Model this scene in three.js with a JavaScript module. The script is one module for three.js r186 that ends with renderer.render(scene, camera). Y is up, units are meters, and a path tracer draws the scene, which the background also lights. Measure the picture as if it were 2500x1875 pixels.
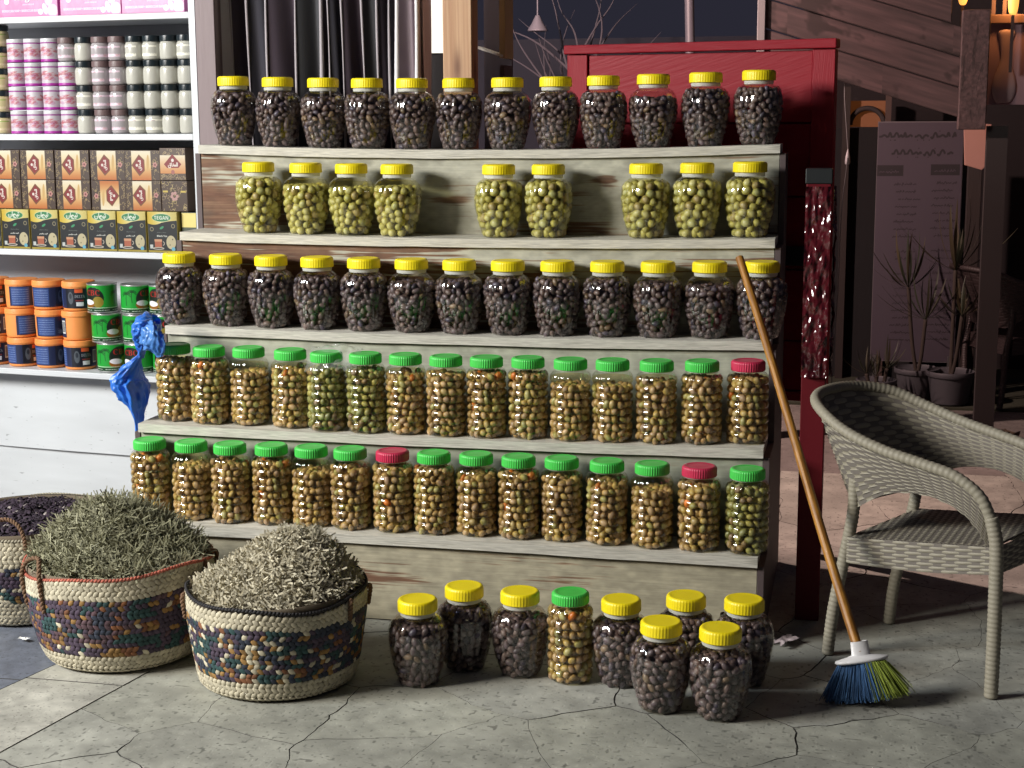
import * as THREE from 'three';
import { mergeGeometries } from 'three/addons/utils/BufferGeometryUtils.js';
import { RectAreaLightUniformsLib } from 'three/addons/lights/RectAreaLightUniformsLib.js';
import { RoundedBoxGeometry } from 'three/addons/geometries/RoundedBoxGeometry.js';

// ───────── camera, sky, moon, exposure ─────────
const scene = new THREE.Scene();
const camera = new THREE.PerspectiveCamera(27.878, 4 / 3, 0.05, 200);
camera.position.set(2.1386, 1.45, 4.8307);
camera.up.set(-0.0321, 0.9854, -0.1673);
camera.lookAt(1.0645, 0.5985, 0.0222);
const renderer = new THREE.WebGLRenderer({ antialias: true });
renderer.setSize(1024, 768);
renderer.toneMapping = THREE.LinearToneMapping;
renderer.toneMappingExposure = 1.0;
renderer.shadowMap.enabled = true;
{ // night sky: a plain dark blue, slightly paler towards the horizon from the town's light
  const w = 64, h = 32, d = new Float32Array(w * h * 4);
  for (let j = 0; j < h; j++) for (let i = 0; i < w; i++) {
    const e = Math.abs(j / (h - 1) - 0.5) * 2, k = (j * w + i) * 4, g = 1.25 - 0.5 * e;
    d[k] = 0.018 * g; d[k + 1] = 0.0175 * g; d[k + 2] = 0.027 * g; d[k + 3] = 1;
  }
  const t = new THREE.DataTexture(d, w, h, THREE.RGBAFormat, THREE.FloatType);
  t.mapping = THREE.EquirectangularReflectionMapping; t.magFilter = THREE.LinearFilter; t.needsUpdate = true;
  scene.background = t; scene.environment = t;
}
RectAreaLightUniformsLib.init();
const moon = new THREE.DirectionalLight(0xbfcaff, 0.02);
moon.position.set(-3, 8, 5); moon.castShadow = true; scene.add(moon);
Object.assign(moon.shadow.camera, { left: -5, right: 5, top: 5, bottom: -5, far: 30 });
// shop lamps: three tall LED panels under the awning in front of the white shelving, out of the picture; one bulb inside the shop behind the hanging cloths; two amber lanterns up the stairs
// [place, aim, tint]
const SHOP_PANELS = [[[-3.4, 2.85, 3.05], [0.5, 0.7, 0.3], [0.92, 0.97, 1.0]], [[-2.98, 2.9, 3.6], [0.7, 0.7, 0.3], [1.0, 0.98, 0.93]], [[-2.45, 2.85, 4.1], [0.9, 0.7, 0.3], [1.0, 0.95, 0.86]]], PANEL_W = 0.62, PANEL_H = 1.05, PANEL_NITS = 82;
const BACK_BULB = [0.25, 2.25, -1.25], BACK_POWER = 40, BACK_COLOUR = [1.0, 0.68, 0.6];
const LANTERNS = [[2.752, 1.93, -2.2], [2.555, 1.985, -2.36]], LANTERN_POWER = 0.22, LANTERN_COLOUR = [1.0, 0.42, 0.12];

// ───────── helpers ─────────
const V = (x, y, z) => new THREE.Vector3(x, y, z);
function mulberry(a) { return () => { a |= 0; a = a + 0x6D2B79F5 | 0; let t = Math.imul(a ^ a >>> 15, 1 | a); t = t + Math.imul(t ^ t >>> 7, 61 | t) ^ t; return ((t ^ t >>> 14) >>> 0) / 4294967296; }; }
const clamp = (x, a = 0, b = 1) => Math.min(b, Math.max(a, x)), lerp = (a, b, t) => a + (b - a) * t, sst = (a, b, x) => { const t = clamp((x - a) / (b - a)); return t * t * (3 - 2 * t); };
const hash = (x, y, s = 0) => { let h = Math.imul(x | 0, 374761393) ^ Math.imul(y | 0, 668265263) ^ Math.imul(s | 0, 1274126177); h = Math.imul(h ^ h >>> 13, 1274126177); return ((h ^ h >>> 16) >>> 0) / 4294967296; };
function vn(x, y, s = 0, px = 0, py = 0) { // value noise, tiling with period px, py when given
  const xi = Math.floor(x), yi = Math.floor(y), fx = x - xi, fy = y - yi, u = fx * fx * (3 - 2 * fx), v = fy * fy * (3 - 2 * fy);
  const m = (a, p) => p ? ((a % p) + p) % p : a, h = (i, j) => hash(m(i, px), m(j, py), s);
  return lerp(lerp(h(xi, yi), h(xi + 1, yi), u), lerp(h(xi, yi + 1), h(xi + 1, yi + 1), u), v);
}
function fbm(x, y, s = 0, o = 4, px = 0, py = 0) { let a = 0, w = 0.5, t = 0; for (let i = 0; i < o; i++) { a += w * vn(x, y, s + i * 17, px, py); t += w; w *= 0.5; x *= 2; y *= 2; px *= 2; py *= 2; } return a / t; }
function tex(w, h, fn, srgb = true, repeat = true) { // fn(u, v) gives 0..1 rgb
  const d = new Uint8Array(w * h * 4);
  for (let j = 0; j < h; j++) for (let i = 0; i < w; i++) { const c = fn((i + 0.5) / w, (j + 0.5) / h), k = (j * w + i) * 4; d[k] = clamp(c[0]) * 255; d[k + 1] = clamp(c[1]) * 255; d[k + 2] = clamp(c[2]) * 255; d[k + 3] = 255; }
  const t = new THREE.DataTexture(d, w, h); t.magFilter = THREE.LinearFilter; t.minFilter = THREE.LinearMipmapLinearFilter; t.generateMipmaps = true;
  if (repeat) t.wrapS = t.wrapT = THREE.RepeatWrapping; if (srgb) t.colorSpace = THREE.SRGBColorSpace; t.needsUpdate = true; return t;
}
function canvasTex(w, h, draw) { const c = document.createElement('canvas'); c.width = w; c.height = h; draw(c.getContext('2d'), w, h); const t = new THREE.CanvasTexture(c); t.colorSpace = THREE.SRGBColorSpace; t.magFilter = THREE.LinearFilter; return t; }
const mixc = (a, b, t) => [lerp(a[0], b[0], t), lerp(a[1], b[1], t), lerp(a[2], b[2], t)];
const lin = (r, g, b) => new THREE.Color().setRGB(r, g, b);
const std = (c, roughness = 0.7, o = {}) => new THREE.MeshStandardMaterial({ color: Array.isArray(c) ? lin(...c) : c, roughness, ...o });
const phys = (c, roughness = 0.5, o = {}) => new THREE.MeshPhysicalMaterial({ color: Array.isArray(c) ? lin(...c) : c, roughness, ...o });
const used = new Map();
function numbered(n) { const k = used.get(n) || 0; used.set(n, k + 1); return k ? `${n}_${String(k).padStart(3, '0')}` : n; }
function tag(o, label, category, group, kind) { Object.assign(o.userData, { label, category }); if (group) o.userData.group = group; if (kind) o.userData.kind = kind; return o; }
function thing(name, label, category, [x, y, z] = [0, 0, 0], turn = 0, group) { const o = new THREE.Group(); o.name = numbered(name); o.position.set(x, y, z); o.rotation.y = turn; scene.add(o); return tag(o, label, category, group); }
function part(name, geo, mat, parent = scene, pos) { const m = new THREE.Mesh(geo, mat); m.name = parent === scene ? numbered(name) : name; m.castShadow = m.receiveShadow = true; if (pos) m.position.set(...pos); parent.add(m); return m; }
function solo(name, geo, mat, label, category, pos = [0, 0, 0], turn = 0, group, kind) { const m = part(name, geo, mat, scene, pos); m.rotation.y = turn; return tag(m, label, category, group, kind); }
function structure(name, geo, mat, pos) { const m = part(name, geo, mat, scene, pos); m.userData.kind = 'structure'; return m; }
function copy(o, pos, turn, label, group) { const c = o.clone(); c.name = numbered(o.name.replace(/_\d{3}$/, '')); c.userData = { ...o.userData, label }; if (group) c.userData.group = group; c.position.set(...pos); c.rotation.y = turn; scene.add(c); return c; }
const ORD = ['first', 'second', 'third', 'fourth', 'fifth', 'sixth', 'seventh', 'eighth', 'ninth', 'tenth', 'eleventh', 'twelfth', 'thirteenth', 'fourteenth', 'fifteenth'];
function box(w, h, d, x = 0, y = 0, z = 0, r = 0) { const g = r ? new RoundedBoxGeometry(w, h, d, 2, r) : new THREE.BoxGeometry(w, h, d); g.translate(x, y, z); return g; }
function spline(pts, n) { return new THREE.CatmullRomCurve3(pts.map(p => V(p[0], p[1], p[2] || 0)), false, 'centripetal').getPoints(n).map(p => [Math.max(p.x, 1e-4), p.y, p.z]); }
function lathe(pts, seg, mod) { // closed ring of vertices, smooth across the seam; mod(theta, i, r, y) may change the radius
  const n = pts.length, pos = [], idx = [];
  for (let i = 0; i < n; i++) for (let j = 0; j < seg; j++) { const th = j / seg * Math.PI * 2, r = mod ? mod(th, i, pts[i][0], pts[i][1]) : pts[i][0]; pos.push(Math.sin(th) * r, pts[i][1], Math.cos(th) * r); }
  for (let i = 0; i < n - 1; i++) for (let j = 0; j < seg; j++) { const a = i * seg + j, b = i * seg + (j + 1) % seg, c = a + seg, d = b + seg; idx.push(a, b, d, a, d, c); }
  const g = new THREE.BufferGeometry(); g.setAttribute('position', new THREE.Float32BufferAttribute(pos, 3)); g.setIndex(idx); g.computeVertexNormals(); return g;
}
function scatter(base, items) { // many small pieces p, q, s, c of one base shape joined into one geometry
  const bp = base.attributes.position, bn = base.attributes.normal, bi = base.index, n = bp.count, m = items.length;
  const pos = new Float32Array(n * m * 3), nor = new Float32Array(n * m * 3), col = new Float32Array(n * m * 3), idx = new Uint32Array(bi.count * m), v = V(), w = V();
  items.forEach((it, k) => {
    for (let i = 0; i < n; i++) {
      v.fromBufferAttribute(bp, i).multiply(it.s).applyQuaternion(it.q).add(it.p); w.fromBufferAttribute(bn, i).divide(it.s).normalize().applyQuaternion(it.q);
      const o = (k * n + i) * 3; pos[o] = v.x; pos[o + 1] = v.y; pos[o + 2] = v.z; nor[o] = w.x; nor[o + 1] = w.y; nor[o + 2] = w.z; col[o] = it.c[0]; col[o + 1] = it.c[1]; col[o + 2] = it.c[2];
    }
    for (let i = 0; i < bi.count; i++) idx[k * bi.count + i] = bi.getX(i) + k * n;
  });
  const g = new THREE.BufferGeometry(); g.setAttribute('position', new THREE.BufferAttribute(pos, 3)); g.setAttribute('normal', new THREE.BufferAttribute(nor, 3)); g.setAttribute('color', new THREE.BufferAttribute(col, 3)); g.setIndex(new THREE.BufferAttribute(idx, 1)); return g;
}
function basis(xa, ya, za) { return new THREE.Quaternion().setFromRotationMatrix(new THREE.Matrix4().makeBasis(xa, ya, za)); }
function sweep(curve, n, seg, rad, closed = false) { // round bar along a curve, radius rad(t)
  const fr = curve.computeFrenetFrames(n, closed), pos = [], idx = [];
  for (let i = 0; i <= n; i++) { const t = i / n, c = curve.getPointAt(t), r = rad(t); for (let j = 0; j < seg; j++) { const a = j / seg * Math.PI * 2, p = c.clone().addScaledVector(fr.normals[i], Math.cos(a) * r).addScaledVector(fr.binormals[i], Math.sin(a) * r); pos.push(p.x, p.y, p.z); } }
  for (let i = 0; i < n; i++) for (let j = 0; j < seg; j++) { const a = i * seg + j, b = i * seg + (j + 1) % seg, c = a + seg, d = b + seg; idx.push(a, b, d, a, d, c); }
  for (const e of [0, n]) { const c = curve.getPointAt(e / n), k = pos.length / 3; pos.push(c.x, c.y, c.z); for (let j = 0; j < seg; j++) { const a = e * seg + j, b = e * seg + (j + 1) % seg; e ? idx.push(a, b, k) : idx.push(b, a, k); } }
  const g = new THREE.BufferGeometry(); g.setAttribute('position', new THREE.Float32BufferAttribute(pos, 3)); g.setIndex(idx); g.computeVertexNormals(); return g;
}
const curve = pts => new THREE.CatmullRomCurve3(pts.map(p => V(...p)), false, 'centripetal');
function grid(nu, nv, fn, uvScale) { // open sheet fn(u, v) -> [x, y, z]
  const pos = [], uv = [], idx = [];
  for (let j = 0; j <= nv; j++) for (let i = 0; i <= nu; i++) { pos.push(...fn(i / nu, j / nv)); uv.push(i / nu * (uvScale?.[0] ?? 1), j / nv * (uvScale?.[1] ?? 1)); }
  for (let j = 0; j < nv; j++) for (let i = 0; i < nu; i++) { const a = j * (nu + 1) + i, b = a + 1, c = a + nu + 1, d = c + 1; idx.push(a, b, d, a, d, c); }
  const g = new THREE.BufferGeometry(); g.setAttribute('position', new THREE.Float32BufferAttribute(pos, 3)); g.setAttribute('uv', new THREE.Float32BufferAttribute(uv, 2)); g.setIndex(idx); g.computeVertexNormals(); return g;
}
const plate = (pts, depth, bevel = 0.002) => new THREE.ExtrudeGeometry(new THREE.Shape(pts.map(p => new THREE.Vector2(...p))), { depth, bevelEnabled: bevel > 0, bevelSize: bevel, bevelThickness: bevel, bevelSegments: 1, bevelOffset: -bevel, steps: 1 });
// arabic-looking strokes and words, drawn with a pen from right to left
function pen(ctx, x, y, s, strokes) { ctx.save(); ctx.translate(x, y); ctx.scale(s, s); ctx.lineCap = ctx.lineJoin = 'round'; for (const k of strokes) { ctx.beginPath(); if (k.length === 2) { ctx.arc(k[0], k[1], ctx.lineWidth * 0.55, 0, 7); ctx.fill(); continue; } ctx.moveTo(k[0], k[1]); for (let i = 2; i < k.length; i += 4) i + 3 < k.length ? ctx.quadraticCurveTo(k[i], k[i + 1], k[i + 2], k[i + 3]) : ctx.lineTo(k[i], k[i + 1]); ctx.stroke(); } ctx.restore(); }
const WORD_TEGAN = [[50, -9, 51, 0, 47, 0, 42, 0, 41, -7, 41, 1, 36, 1], [36, 1, 30, -8, 24, -8, 14, -6, 17, 4, 22, 10, 32, 8], [27, -8, 20, 0, 14, 0], [14, 0, 12, -4, 13, -18], [6, -5, 8, 8, -2, 7, -12, 6, -10, -6], [49, -15], [45, -15], [43, 6], [39, 6], [24, 3], [-2, -3]];
const WORD_LABEL = [[30, -16, 30, -6, 30, 0], [25, -17, 25, -4, 25, 0, 20, 0, 19, -6, 16, -6, 13, -2, 17, 0], [17, 0, 10, 2, 9, -8], [4, -7, 8, -1, 2, 0, -4, 1, -5, -16], [-10, -7, -15, -9, -15, -3, -12, 0, -9, -5, -8, 8, -18, 7, -26, 5, -24, -4], [5, -12], [-10, -13], [-14, -13]];
function scribble(ctx, x, y, w, h, r) { ctx.beginPath(); let px = x + w; ctx.moveTo(px, y); while (px > x) { const d = h * (0.4 + r() * 0.7), up = r() < 0.3 ? h * 0.9 : h * 0.35; ctx.quadraticCurveTo(px - d * 0.3, y - up, px - d * 0.6, y - h * 0.05); ctx.quadraticCurveTo(px - d * 0.8, y + (r() < 0.25 ? h * 0.4 : 0), px - d, y); px -= d; if (r() < 0.22) { px -= h * 0.3; ctx.moveTo(px, y); } } ctx.stroke(); for (let i = 0; i < w / h * 0.7; i++) ctx.fillRect(x + r() * w, y + (r() < 0.6 ? -h * 0.75 : h * 0.35), h * 0.13, h * 0.13); }

// ───────── ground: light band and shade laid as slabs and tiles, crazy paving, back yard ─────────
const concreteTex = (seed, base, dark) => tex(1024, 1024, (u, v) => {
  const a = fbm(u * 7, v * 7, seed, 5, 7, 7), b = fbm(u * 40, v * 40, seed + 9, 3, 40, 40), s = vn(u * 190, v * 190, seed + 3, 190, 190), st = fbm(u * 4, v * 4, seed + 21, 4, 4, 4);
  let k = 0.83 + 0.3 * (a - 0.5) + 0.2 * (b - 0.5); if (s > 0.78) k -= 0.26 * sst(0.78, 0.93, s) * (0.3 + b); if (s < 0.09) k += 0.05;
  const m = sst(0.6, 0.74, st) * 0.5; const c = [base[0] * k, base[1] * k, base[2] * k]; return mixc(c, dark, m * (0.5 + 0.5 * b));
});
const concreteMap = concreteTex(3, [0.765, 0.755, 0.715], [0.48, 0.475, 0.45]); concreteMap.repeat.set(1 / 1.7, 1 / 1.7);
const concreteBump = tex(512, 512, (u, v) => { const a = fbm(u * 30, v * 30, 41, 4, 30, 30), p = vn(u * 90, v * 90, 5, 90, 90), k = 0.6 * a + (p > 0.84 ? -0.25 : 0) + 0.3; return [k, k, k]; }, false); concreteBump.repeat.set(1 / 0.9, 1 / 0.9);
const stoneMats = [1, 0.93, 1.05, 0.97].map((k, i) => std([0.93 * k, 0.95 * k, (0.93 + (i - 1.5) * 0.012) * k], 0.72, { map: concreteMap, bumpMap: concreteBump, bumpScale: 0.0016 }));
const groundMap = concreteTex(11, [0.6, 0.58, 0.56], [0.4, 0.38, 0.37]); groundMap.repeat.set(1 / 2.3, 1 / 2.3);
const ground = structure('ground', (() => { const g = new THREE.PlaneGeometry(80, 80, 1, 1); g.rotateX(-Math.PI / 2); const u = g.attributes.uv, p = g.attributes.position; for (let i = 0; i < u.count; i++) u.setXY(i, p.getX(i), p.getZ(i)); return g; })(), std([0.82, 0.8, 0.78], 0.85, { map: groundMap, bumpMap: concreteBump, bumpScale: 0.003 }), [0, -0.005, 0]);
{
  const rnd = mulberry(77), seeds = [], S = 0.36, lightBandRight = z => 0.424 - (z - 0.7) * 0.184;
  for (let i = -2; i < 11; i++) for (let j = -3; j < 9; j++) seeds.push([0.1 + (i + (j % 2 ? 0.5 : 0)) * S + (rnd() - 0.5) * 0.27, 0.1 + j * S * 0.86 + (rnd() - 0.5) * 0.25]);
  const warp = (x, z) => [x + 0.035 * (fbm(x * 9, z * 9, 5, 3) - 0.5) + 0.012 * (fbm(x * 38, z * 38, 8, 2) - 0.5), z + 0.035 * (fbm(x * 9 + 40, z * 9, 6, 3) - 0.5) + 0.012 * (fbm(x * 38, z * 38 + 30, 9, 2) - 0.5)];
  let count = 0; const jointDirt = std([0.07, 0.066, 0.06], 0.95);
  for (const s of seeds) {
    if (s[1] > 3.1 || s[1] < -1.1 || s[0] > 3.7) continue;
    let poly = [[s[0] - 0.7, s[1] - 0.7], [s[0] + 0.7, s[1] - 0.7], [s[0] + 0.7, s[1] + 0.7], [s[0] - 0.7, s[1] + 0.7]];
    const cut = (nx, nz, d) => { const out = []; for (let i = 0; i < poly.length; i++) { const a = poly[i], b = poly[(i + 1) % poly.length], da = a[0] * nx + a[1] * nz - d, db = b[0] * nx + b[1] * nz - d; if (da <= 0) out.push(a); if (da * db < 0) { const t = da / (da - db); out.push([lerp(a[0], b[0], t), lerp(a[1], b[1], t)]); } } poly = out; };
    for (const t of seeds) if (t !== s) { const dx = t[0] - s[0], dz = t[1] - s[1], l = Math.hypot(dx, dz); if (l < 1.5 && poly.length) cut(dx / l, dz / l, ((t[0] + s[0]) * dx + (t[1] + s[1]) * dz) / 2 / l); }
    if (poly.length) cut(-1 / Math.hypot(1, 0.184), -0.184 / Math.hypot(1, 0.184), -(0.424 + 0.7 * 0.184) / Math.hypot(1, 0.184) - 0.001); // stop at the slabs of the light band
    if (poly.length < 3) continue;
    const pts = [];
    for (let i = 0; i < poly.length; i++) { const a = poly[i], b = poly[(i + 1) % poly.length], n = Math.max(1, Math.ceil(Math.hypot(b[0] - a[0], b[1] - a[1]) / 0.028)); for (let k = 0; k < n; k++) pts.push([lerp(a[0], b[0], k / n), lerp(a[1], b[1], k / n)]); }
    const cx = pts.reduce((q, p) => q + p[0], 0) / pts.length, cz = pts.reduce((q, p) => q + p[1], 0) / pts.length;
    const out = pts.map(p => { const w = p[0] < lightBandRight(p[1]) + 0.03 ? p : warp(...p), l = Math.hypot(w[0] - cx, w[1] - cz), gap = 0.0007 + 0.0018 * sst(0.42, 0.66, fbm(w[0] * 4, w[1] * 4, 31, 2)); return [w[0] - (w[0] - cx) / l * gap, -(w[1] - (w[1] - cz) / l * gap)]; });
    const g = plate(out, 0.007, 0); g.rotateX(-Math.PI / 2);
    part('paving_stone', g, [stoneMats[count % 4], jointDirt], ground, [0, -0.0028, 0]); count++;
  }
  const lightBandMat = std([0.9, 0.9, 0.88], 0.55, { map: concreteTex(52, [0.84, 0.83, 0.79], [0.6, 0.6, 0.56]) });  // bright band of light on the floor, put into cream slab colour
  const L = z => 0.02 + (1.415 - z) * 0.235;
  for (const [za, zb] of [[0.72, 1.32], [1.325, 1.93], [1.935, 2.6]]) { const g = plate([[L(za), -za], [lightBandRight(za) + 0.006, -za], [lightBandRight(zb) + 0.006, -zb], [L(zb), -zb]], 0.010, 0); g.rotateX(-Math.PI / 2); part('light_band_slab', g, [lightBandMat, jointDirt], ground, [0, -0.0035, 0]); }
  const shadeTileMat = std([0.62, 0.66, 0.74], 0.42, { map: concreteTex(61, [0.62, 0.63, 0.66], [0.5, 0.5, 0.53]), bumpMap: concreteBump, bumpScale: 0.001 });  // bluish shade on the floor, put into grey-blue tile colour
  for (let i = 0; i < 4; i++) for (let j = 0; j < 4; j++) { const z0 = 0.1 + j * 0.62, z1 = z0 + 0.615, f = (z, k) => L(z) - 0.005 - k * 0.6, g = plate([[f(z0, i + 1) + 0.005, -z0], [f(z0, i), -z0], [f(z1, i), -z1], [f(z1, i + 1) + 0.005, -z1]], 0.009, 0); g.rotateX(-Math.PI / 2); part('shade_tile', g, [shadeTileMat, jointDirt], ground, [0, -0.0035, 0]); }
}

// ───────── the stepped stand ─────────
const W = 1.9, SH = [1.363, 1.088, 0.801, 0.527, 0.254], SZ = [0, 0.173, 0.313, 0.530, 0.690], SAG = [0.017, 0.011, 0.009, 0.008, -0.004];
const sag = (i, x) => SAG[i] * 4 * clamp(x / W) * (1 - clamp(x / W));
const PAINT = [0.76, 0.75, 0.685], WOOD = [0.40, 0.26, 0.19], WOODL = [0.56, 0.43, 0.33];
function worn(seed, bias, grainy, tint = PAINT) { // old paint on planks, bias(u, v) bares the wood
  return tex(1024, 192, (u, v) => {
    const g = fbm(u * 9, v * 46, seed, 4), f = fbm(u * 22, v * 190, seed + 5, 2), l = fbm(u * 7, v * 3, seed + 9, 4), sp = fbm(u * 60, v * 14, seed + 13, 3);
    const bare = sst(0.5, 0.64, (l - 0.5) * 0.9 + (g - 0.5) * grainy + 0.42 + bias(u, v)), k = 0.9 + 0.09 * (f - 0.5) + 0.24 * (sp - 0.5);
    const wood = mixc(WOOD, WOODL, clamp(g * 1.6 - 0.4)), c = mixc(tint, wood, bare); const grime = sst(0.62, 0.8, fbm(u * 13, v * 4, seed + 30, 4)) * 0.3; return mixc([c[0] * k, c[1] * k, c[2] * k], [0.33, 0.32, 0.28], grime);
  }, true, false);
}
const blob = (u, v, a, b, ru, rv) => Math.exp(-(((u - a) / ru) ** 2 + ((v - b) / rv) ** 2));
const riserTex = [
  worn(101, (u, v) => 0.36 * blob(u, v, 0.03, 0.45, 0.12, 0.6) + 0.34 * blob(u, v, 0.43, 0.25, 0.13, 0.42) + 0.24 * blob(u, v, 0.68, 0.3, 0.09, 0.35) + 0.2 * blob(u, v, 0.2, 0.15, 0.12, 0.3) + 0.3 * blob(u, v, 0.355, 0.86, 0.02, 0.05) + 0.25 * blob(u, v, 0.72, 0.72, 0.02, 0.1) - 0.12, 0.35),
  worn(202, (u, v) => 0.13 + 0.1 * blob(u, v, 0.1, 0.7, 0.2, 0.5) + 0.1 * blob(u, v, 0.45, 0.6, 0.15, 0.4) - 0.14 * sst(0.62, 0.95, u), 0.9),
  worn(303, (u, v) => -0.2 + 0.28 * blob(u, v, 0.19, 0.42, 0.05, 0.1), 0.5, [0.73, 0.735, 0.665]),
  worn(404, (u, v) => -0.12 + 0.18 * blob(u, v, 0.1, 0.5, 0.1, 0.5), 0.4, [0.67, 0.68, 0.61]),
  worn(505, (u, v) => -0.08 + 0.26 * blob(u, v, 0.42, 0.55, 0.1, 0.2) + 0.1 * blob(u, v, 0.66, 0.75, 0.06, 0.2), 0.6, [0.74, 0.705, 0.61]),
];
const grainBump = tex(512, 128, (u, v) => { const k = fbm(u * 8, v * 40, 71, 4, 8, 40); return [k, k, k]; }, false);
const boardTex = worn(606, (u, v) => -0.34, 0.35, [0.84, 0.83, 0.79]); boardTex.wrapS = boardTex.wrapT = THREE.RepeatWrapping;
const boardMat = std([0.97, 0.95, 0.92], 0.7, { map: boardTex, bumpMap: grainBump, bumpScale: 0.0006 });
const brownPaint = std([0.085, 0.06, 0.06], 0.6, { bumpMap: grainBump, bumpScale: 0.001 });
{
  const st = thing('display_stand', 'stepped wooden stand with five worn pale shelves holding rows of olive jars', 'display stand');
  for (let i = 0; i < 5; i++) {
    const z1 = SZ[i], z0 = i ? SZ[i - 1] - 0.015 : -0.17, t = 0.027, g = new THREE.BoxGeometry(W, t, z1 - z0, 60, 1, 3), p = g.attributes.position;
    for (let k = 0; k < p.count; k++) { const x = p.getX(k) + W / 2, front = p.getZ(k) > 0 ? 1 : 0, top = p.getY(k) > 0; p.setY(k, p.getY(k) - sag(i, x) + (top ? 0 : 0.004 * (fbm(x * 5, i, 90 + i, 3) - 0.5))); p.setZ(k, p.getZ(k) + front * 0.004 * (fbm(x * 7, i * 3, 95, 3) - 0.5)); }
    g.computeVertexNormals(); part('shelf', g, boardMat, st, [W / 2, SH[i] - t / 2, (z0 + z1) / 2]);
    const yb = (i < 4 ? SH[i + 1] - 0.02 : 0.004), yt = SH[i] - t, rz = SZ[i] - 0.015;
    const r = new THREE.BoxGeometry(W - 0.004, yt - yb, 0.016, 60, 1, 1), rp = r.attributes.position;
    for (let k = 0; k < rp.count; k++) if (rp.getY(k) > 0) rp.setY(k, rp.getY(k) - sag(i, rp.getX(k) + W / 2) + 0.002);
    part('riser', r, std([0.92, 0.92, 0.9], 0.75, { map: riserTex[i], bumpMap: grainBump, bumpScale: 0.0009 }), st, [W / 2, (yt + yb) / 2, rz - 0.008]);
  }
  const prof = [[-0.17, 0.003]]; prof.push([-0.17, SH[0] - 0.028]);
  for (let i = 0; i < 5; i++) { prof.push([SZ[i] - 0.012, SH[i] - 0.028]); prof.push([SZ[i] - 0.012, i < 4 ? SH[i + 1] - 0.028 : 0.003]); }
  for (const x of [W + 0.001, -0.017]) { const g = plate(prof.map(p => [-p[0], p[1]]), 0.016, 0.001); g.rotateY(Math.PI / 2); part('side_panel', g, brownPaint, st, [x, 0, 0]); }
  part('back_panel', box(W, SH[0] - 0.05, 0.01, W / 2, (SH[0] - 0.05) / 2 + 0.005, -0.164), brownPaint, st);
}

// ───────── olive jars ─────────
const glass = phys([0.95, 0.96, 0.93], 0.085, { transmission: 1, thickness: 0, ior: 1.72 });
const neckMat = phys([0.86, 0.86, 0.76], 0.55, { transmission: 0.55, thickness: 0, ior: 1.45 });
const brineMats = { black: phys([0.92, 0.87, 0.84], 0.0, { transmission: 1, thickness: 0, specularIntensity: 0 }), green: phys([0.95, 0.93, 0.76], 0.0, { transmission: 1, thickness: 0, specularIntensity: 0 }), mixed: phys([0.94, 0.90, 0.74], 0.0, { transmission: 1, thickness: 0, specularIntensity: 0 }) };
const lidMats = { yellow: phys([0.83, 0.66, 0.008], 0.42), green: phys([0.06, 0.52, 0.075], 0.4), red: phys([0.50, 0.025, 0.075], 0.42) };
const oliveMat = phys([1, 1, 1], 0.42, { vertexColors: true });
const URN = spline([[0.001, 0.0015], [0.042, 0.0008], [0.0505, 0.003], [0.0552, 0.012], [0.0632, 0.04], [0.0712, 0.075], [0.0758, 0.104], [0.0766, 0.13], [0.0735, 0.153], [0.0638, 0.171], [0.0515, 0.1805], [0.0455, 0.184]], 40);
const PET = (() => { const p = [[0.001, 0.0015], [0.045, 0.0008], [0.055, 0.004], [0.0592, 0.012], [0.0598, 0.03]]; for (let k = 0; k < 6; k++) { const y = 0.0345 + k * 0.0222; p.push([0.0555, y], [0.0593, y + 0.0032], [0.0606, y + 0.0085], [0.0601, y + 0.0135], [0.0588, y + 0.0178], [0.0572, y + 0.0207]); } p.push([0.0562, 0.1685], [0.0590, 0.1735], [0.0597, 0.18], [0.0575, 0.19], [0.0505, 0.2005], [0.0445, 0.2055]); return spline(p, 110); })();
const radiusAt = (prof, y) => { for (let i = 1; i < prof.length; i++) if (prof[i][1] >= y) { const a = prof[i - 1], b = prof[i]; return lerp(a[0], b[0], clamp((y - a[1]) / Math.max(1e-6, b[1] - a[1]))); } return prof.at(-1)[0]; };
const flute = (th, i, r, y) => r + 0.0011 * Math.cos(th * 18) * sst(0.015, 0.06, y) * (1 - sst(0.15, 0.178, y)) + 0.0004 * Math.sin(th * 5 + y * 90);
const shoulder = (th, i, r, y) => r + 0.0013 * Math.cos(th * 22) * sst(0.172, 0.18, y) * (1 - sst(0.196, 0.204, y)) + 0.00035 * Math.sin(th * 3 + y * 140);
const urnGeo = lathe(URN, 144, flute), petGeo = lathe(PET, 132, shoulder);
const neckGeo = (r, y0, y1) => lathe([[r, y0], [r, y0 + 0.004], [r + 0.0012, y0 + 0.006], [r, y0 + 0.008], [r, y1]], 48);
function lidGeo(r, y0, h, ribs, amp, dish) {
  const p = [[r * 0.93, y0 + 0.002], [r - 0.001, y0], [r, y0 + 0.0015], [r, y0 + h * 0.72], [r - 0.0006, y0 + h * 0.84], [r - 0.0032, y0 + h * 0.965], [r - 0.0065, y0 + h], [r - 0.011, y0 + h], [r - 0.0125, y0 + h - dish], [r * 0.4, y0 + h - dish * 0.6], [0.0002, y0 + h - dish * 0.5]];
  return lathe(p, ribs * 4, (th, i, q) => i > 0 && i < 5 ? q + amp * Math.cos(th * ribs) * (i < 2 ? 0.4 : 1) : q);
}
const urnLid = lidGeo(0.0512, 0.1945, 0.0315, 40, 0.0005, 0.0012), petLid = lidGeo(0.0478, 0.2075, 0.029, 44, 0.0011, 0.0018);
const urnNeck = neckGeo(0.0452, 0.1835, 0.205), petNeck = neckGeo(0.0438, 0.205, 0.214);
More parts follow.
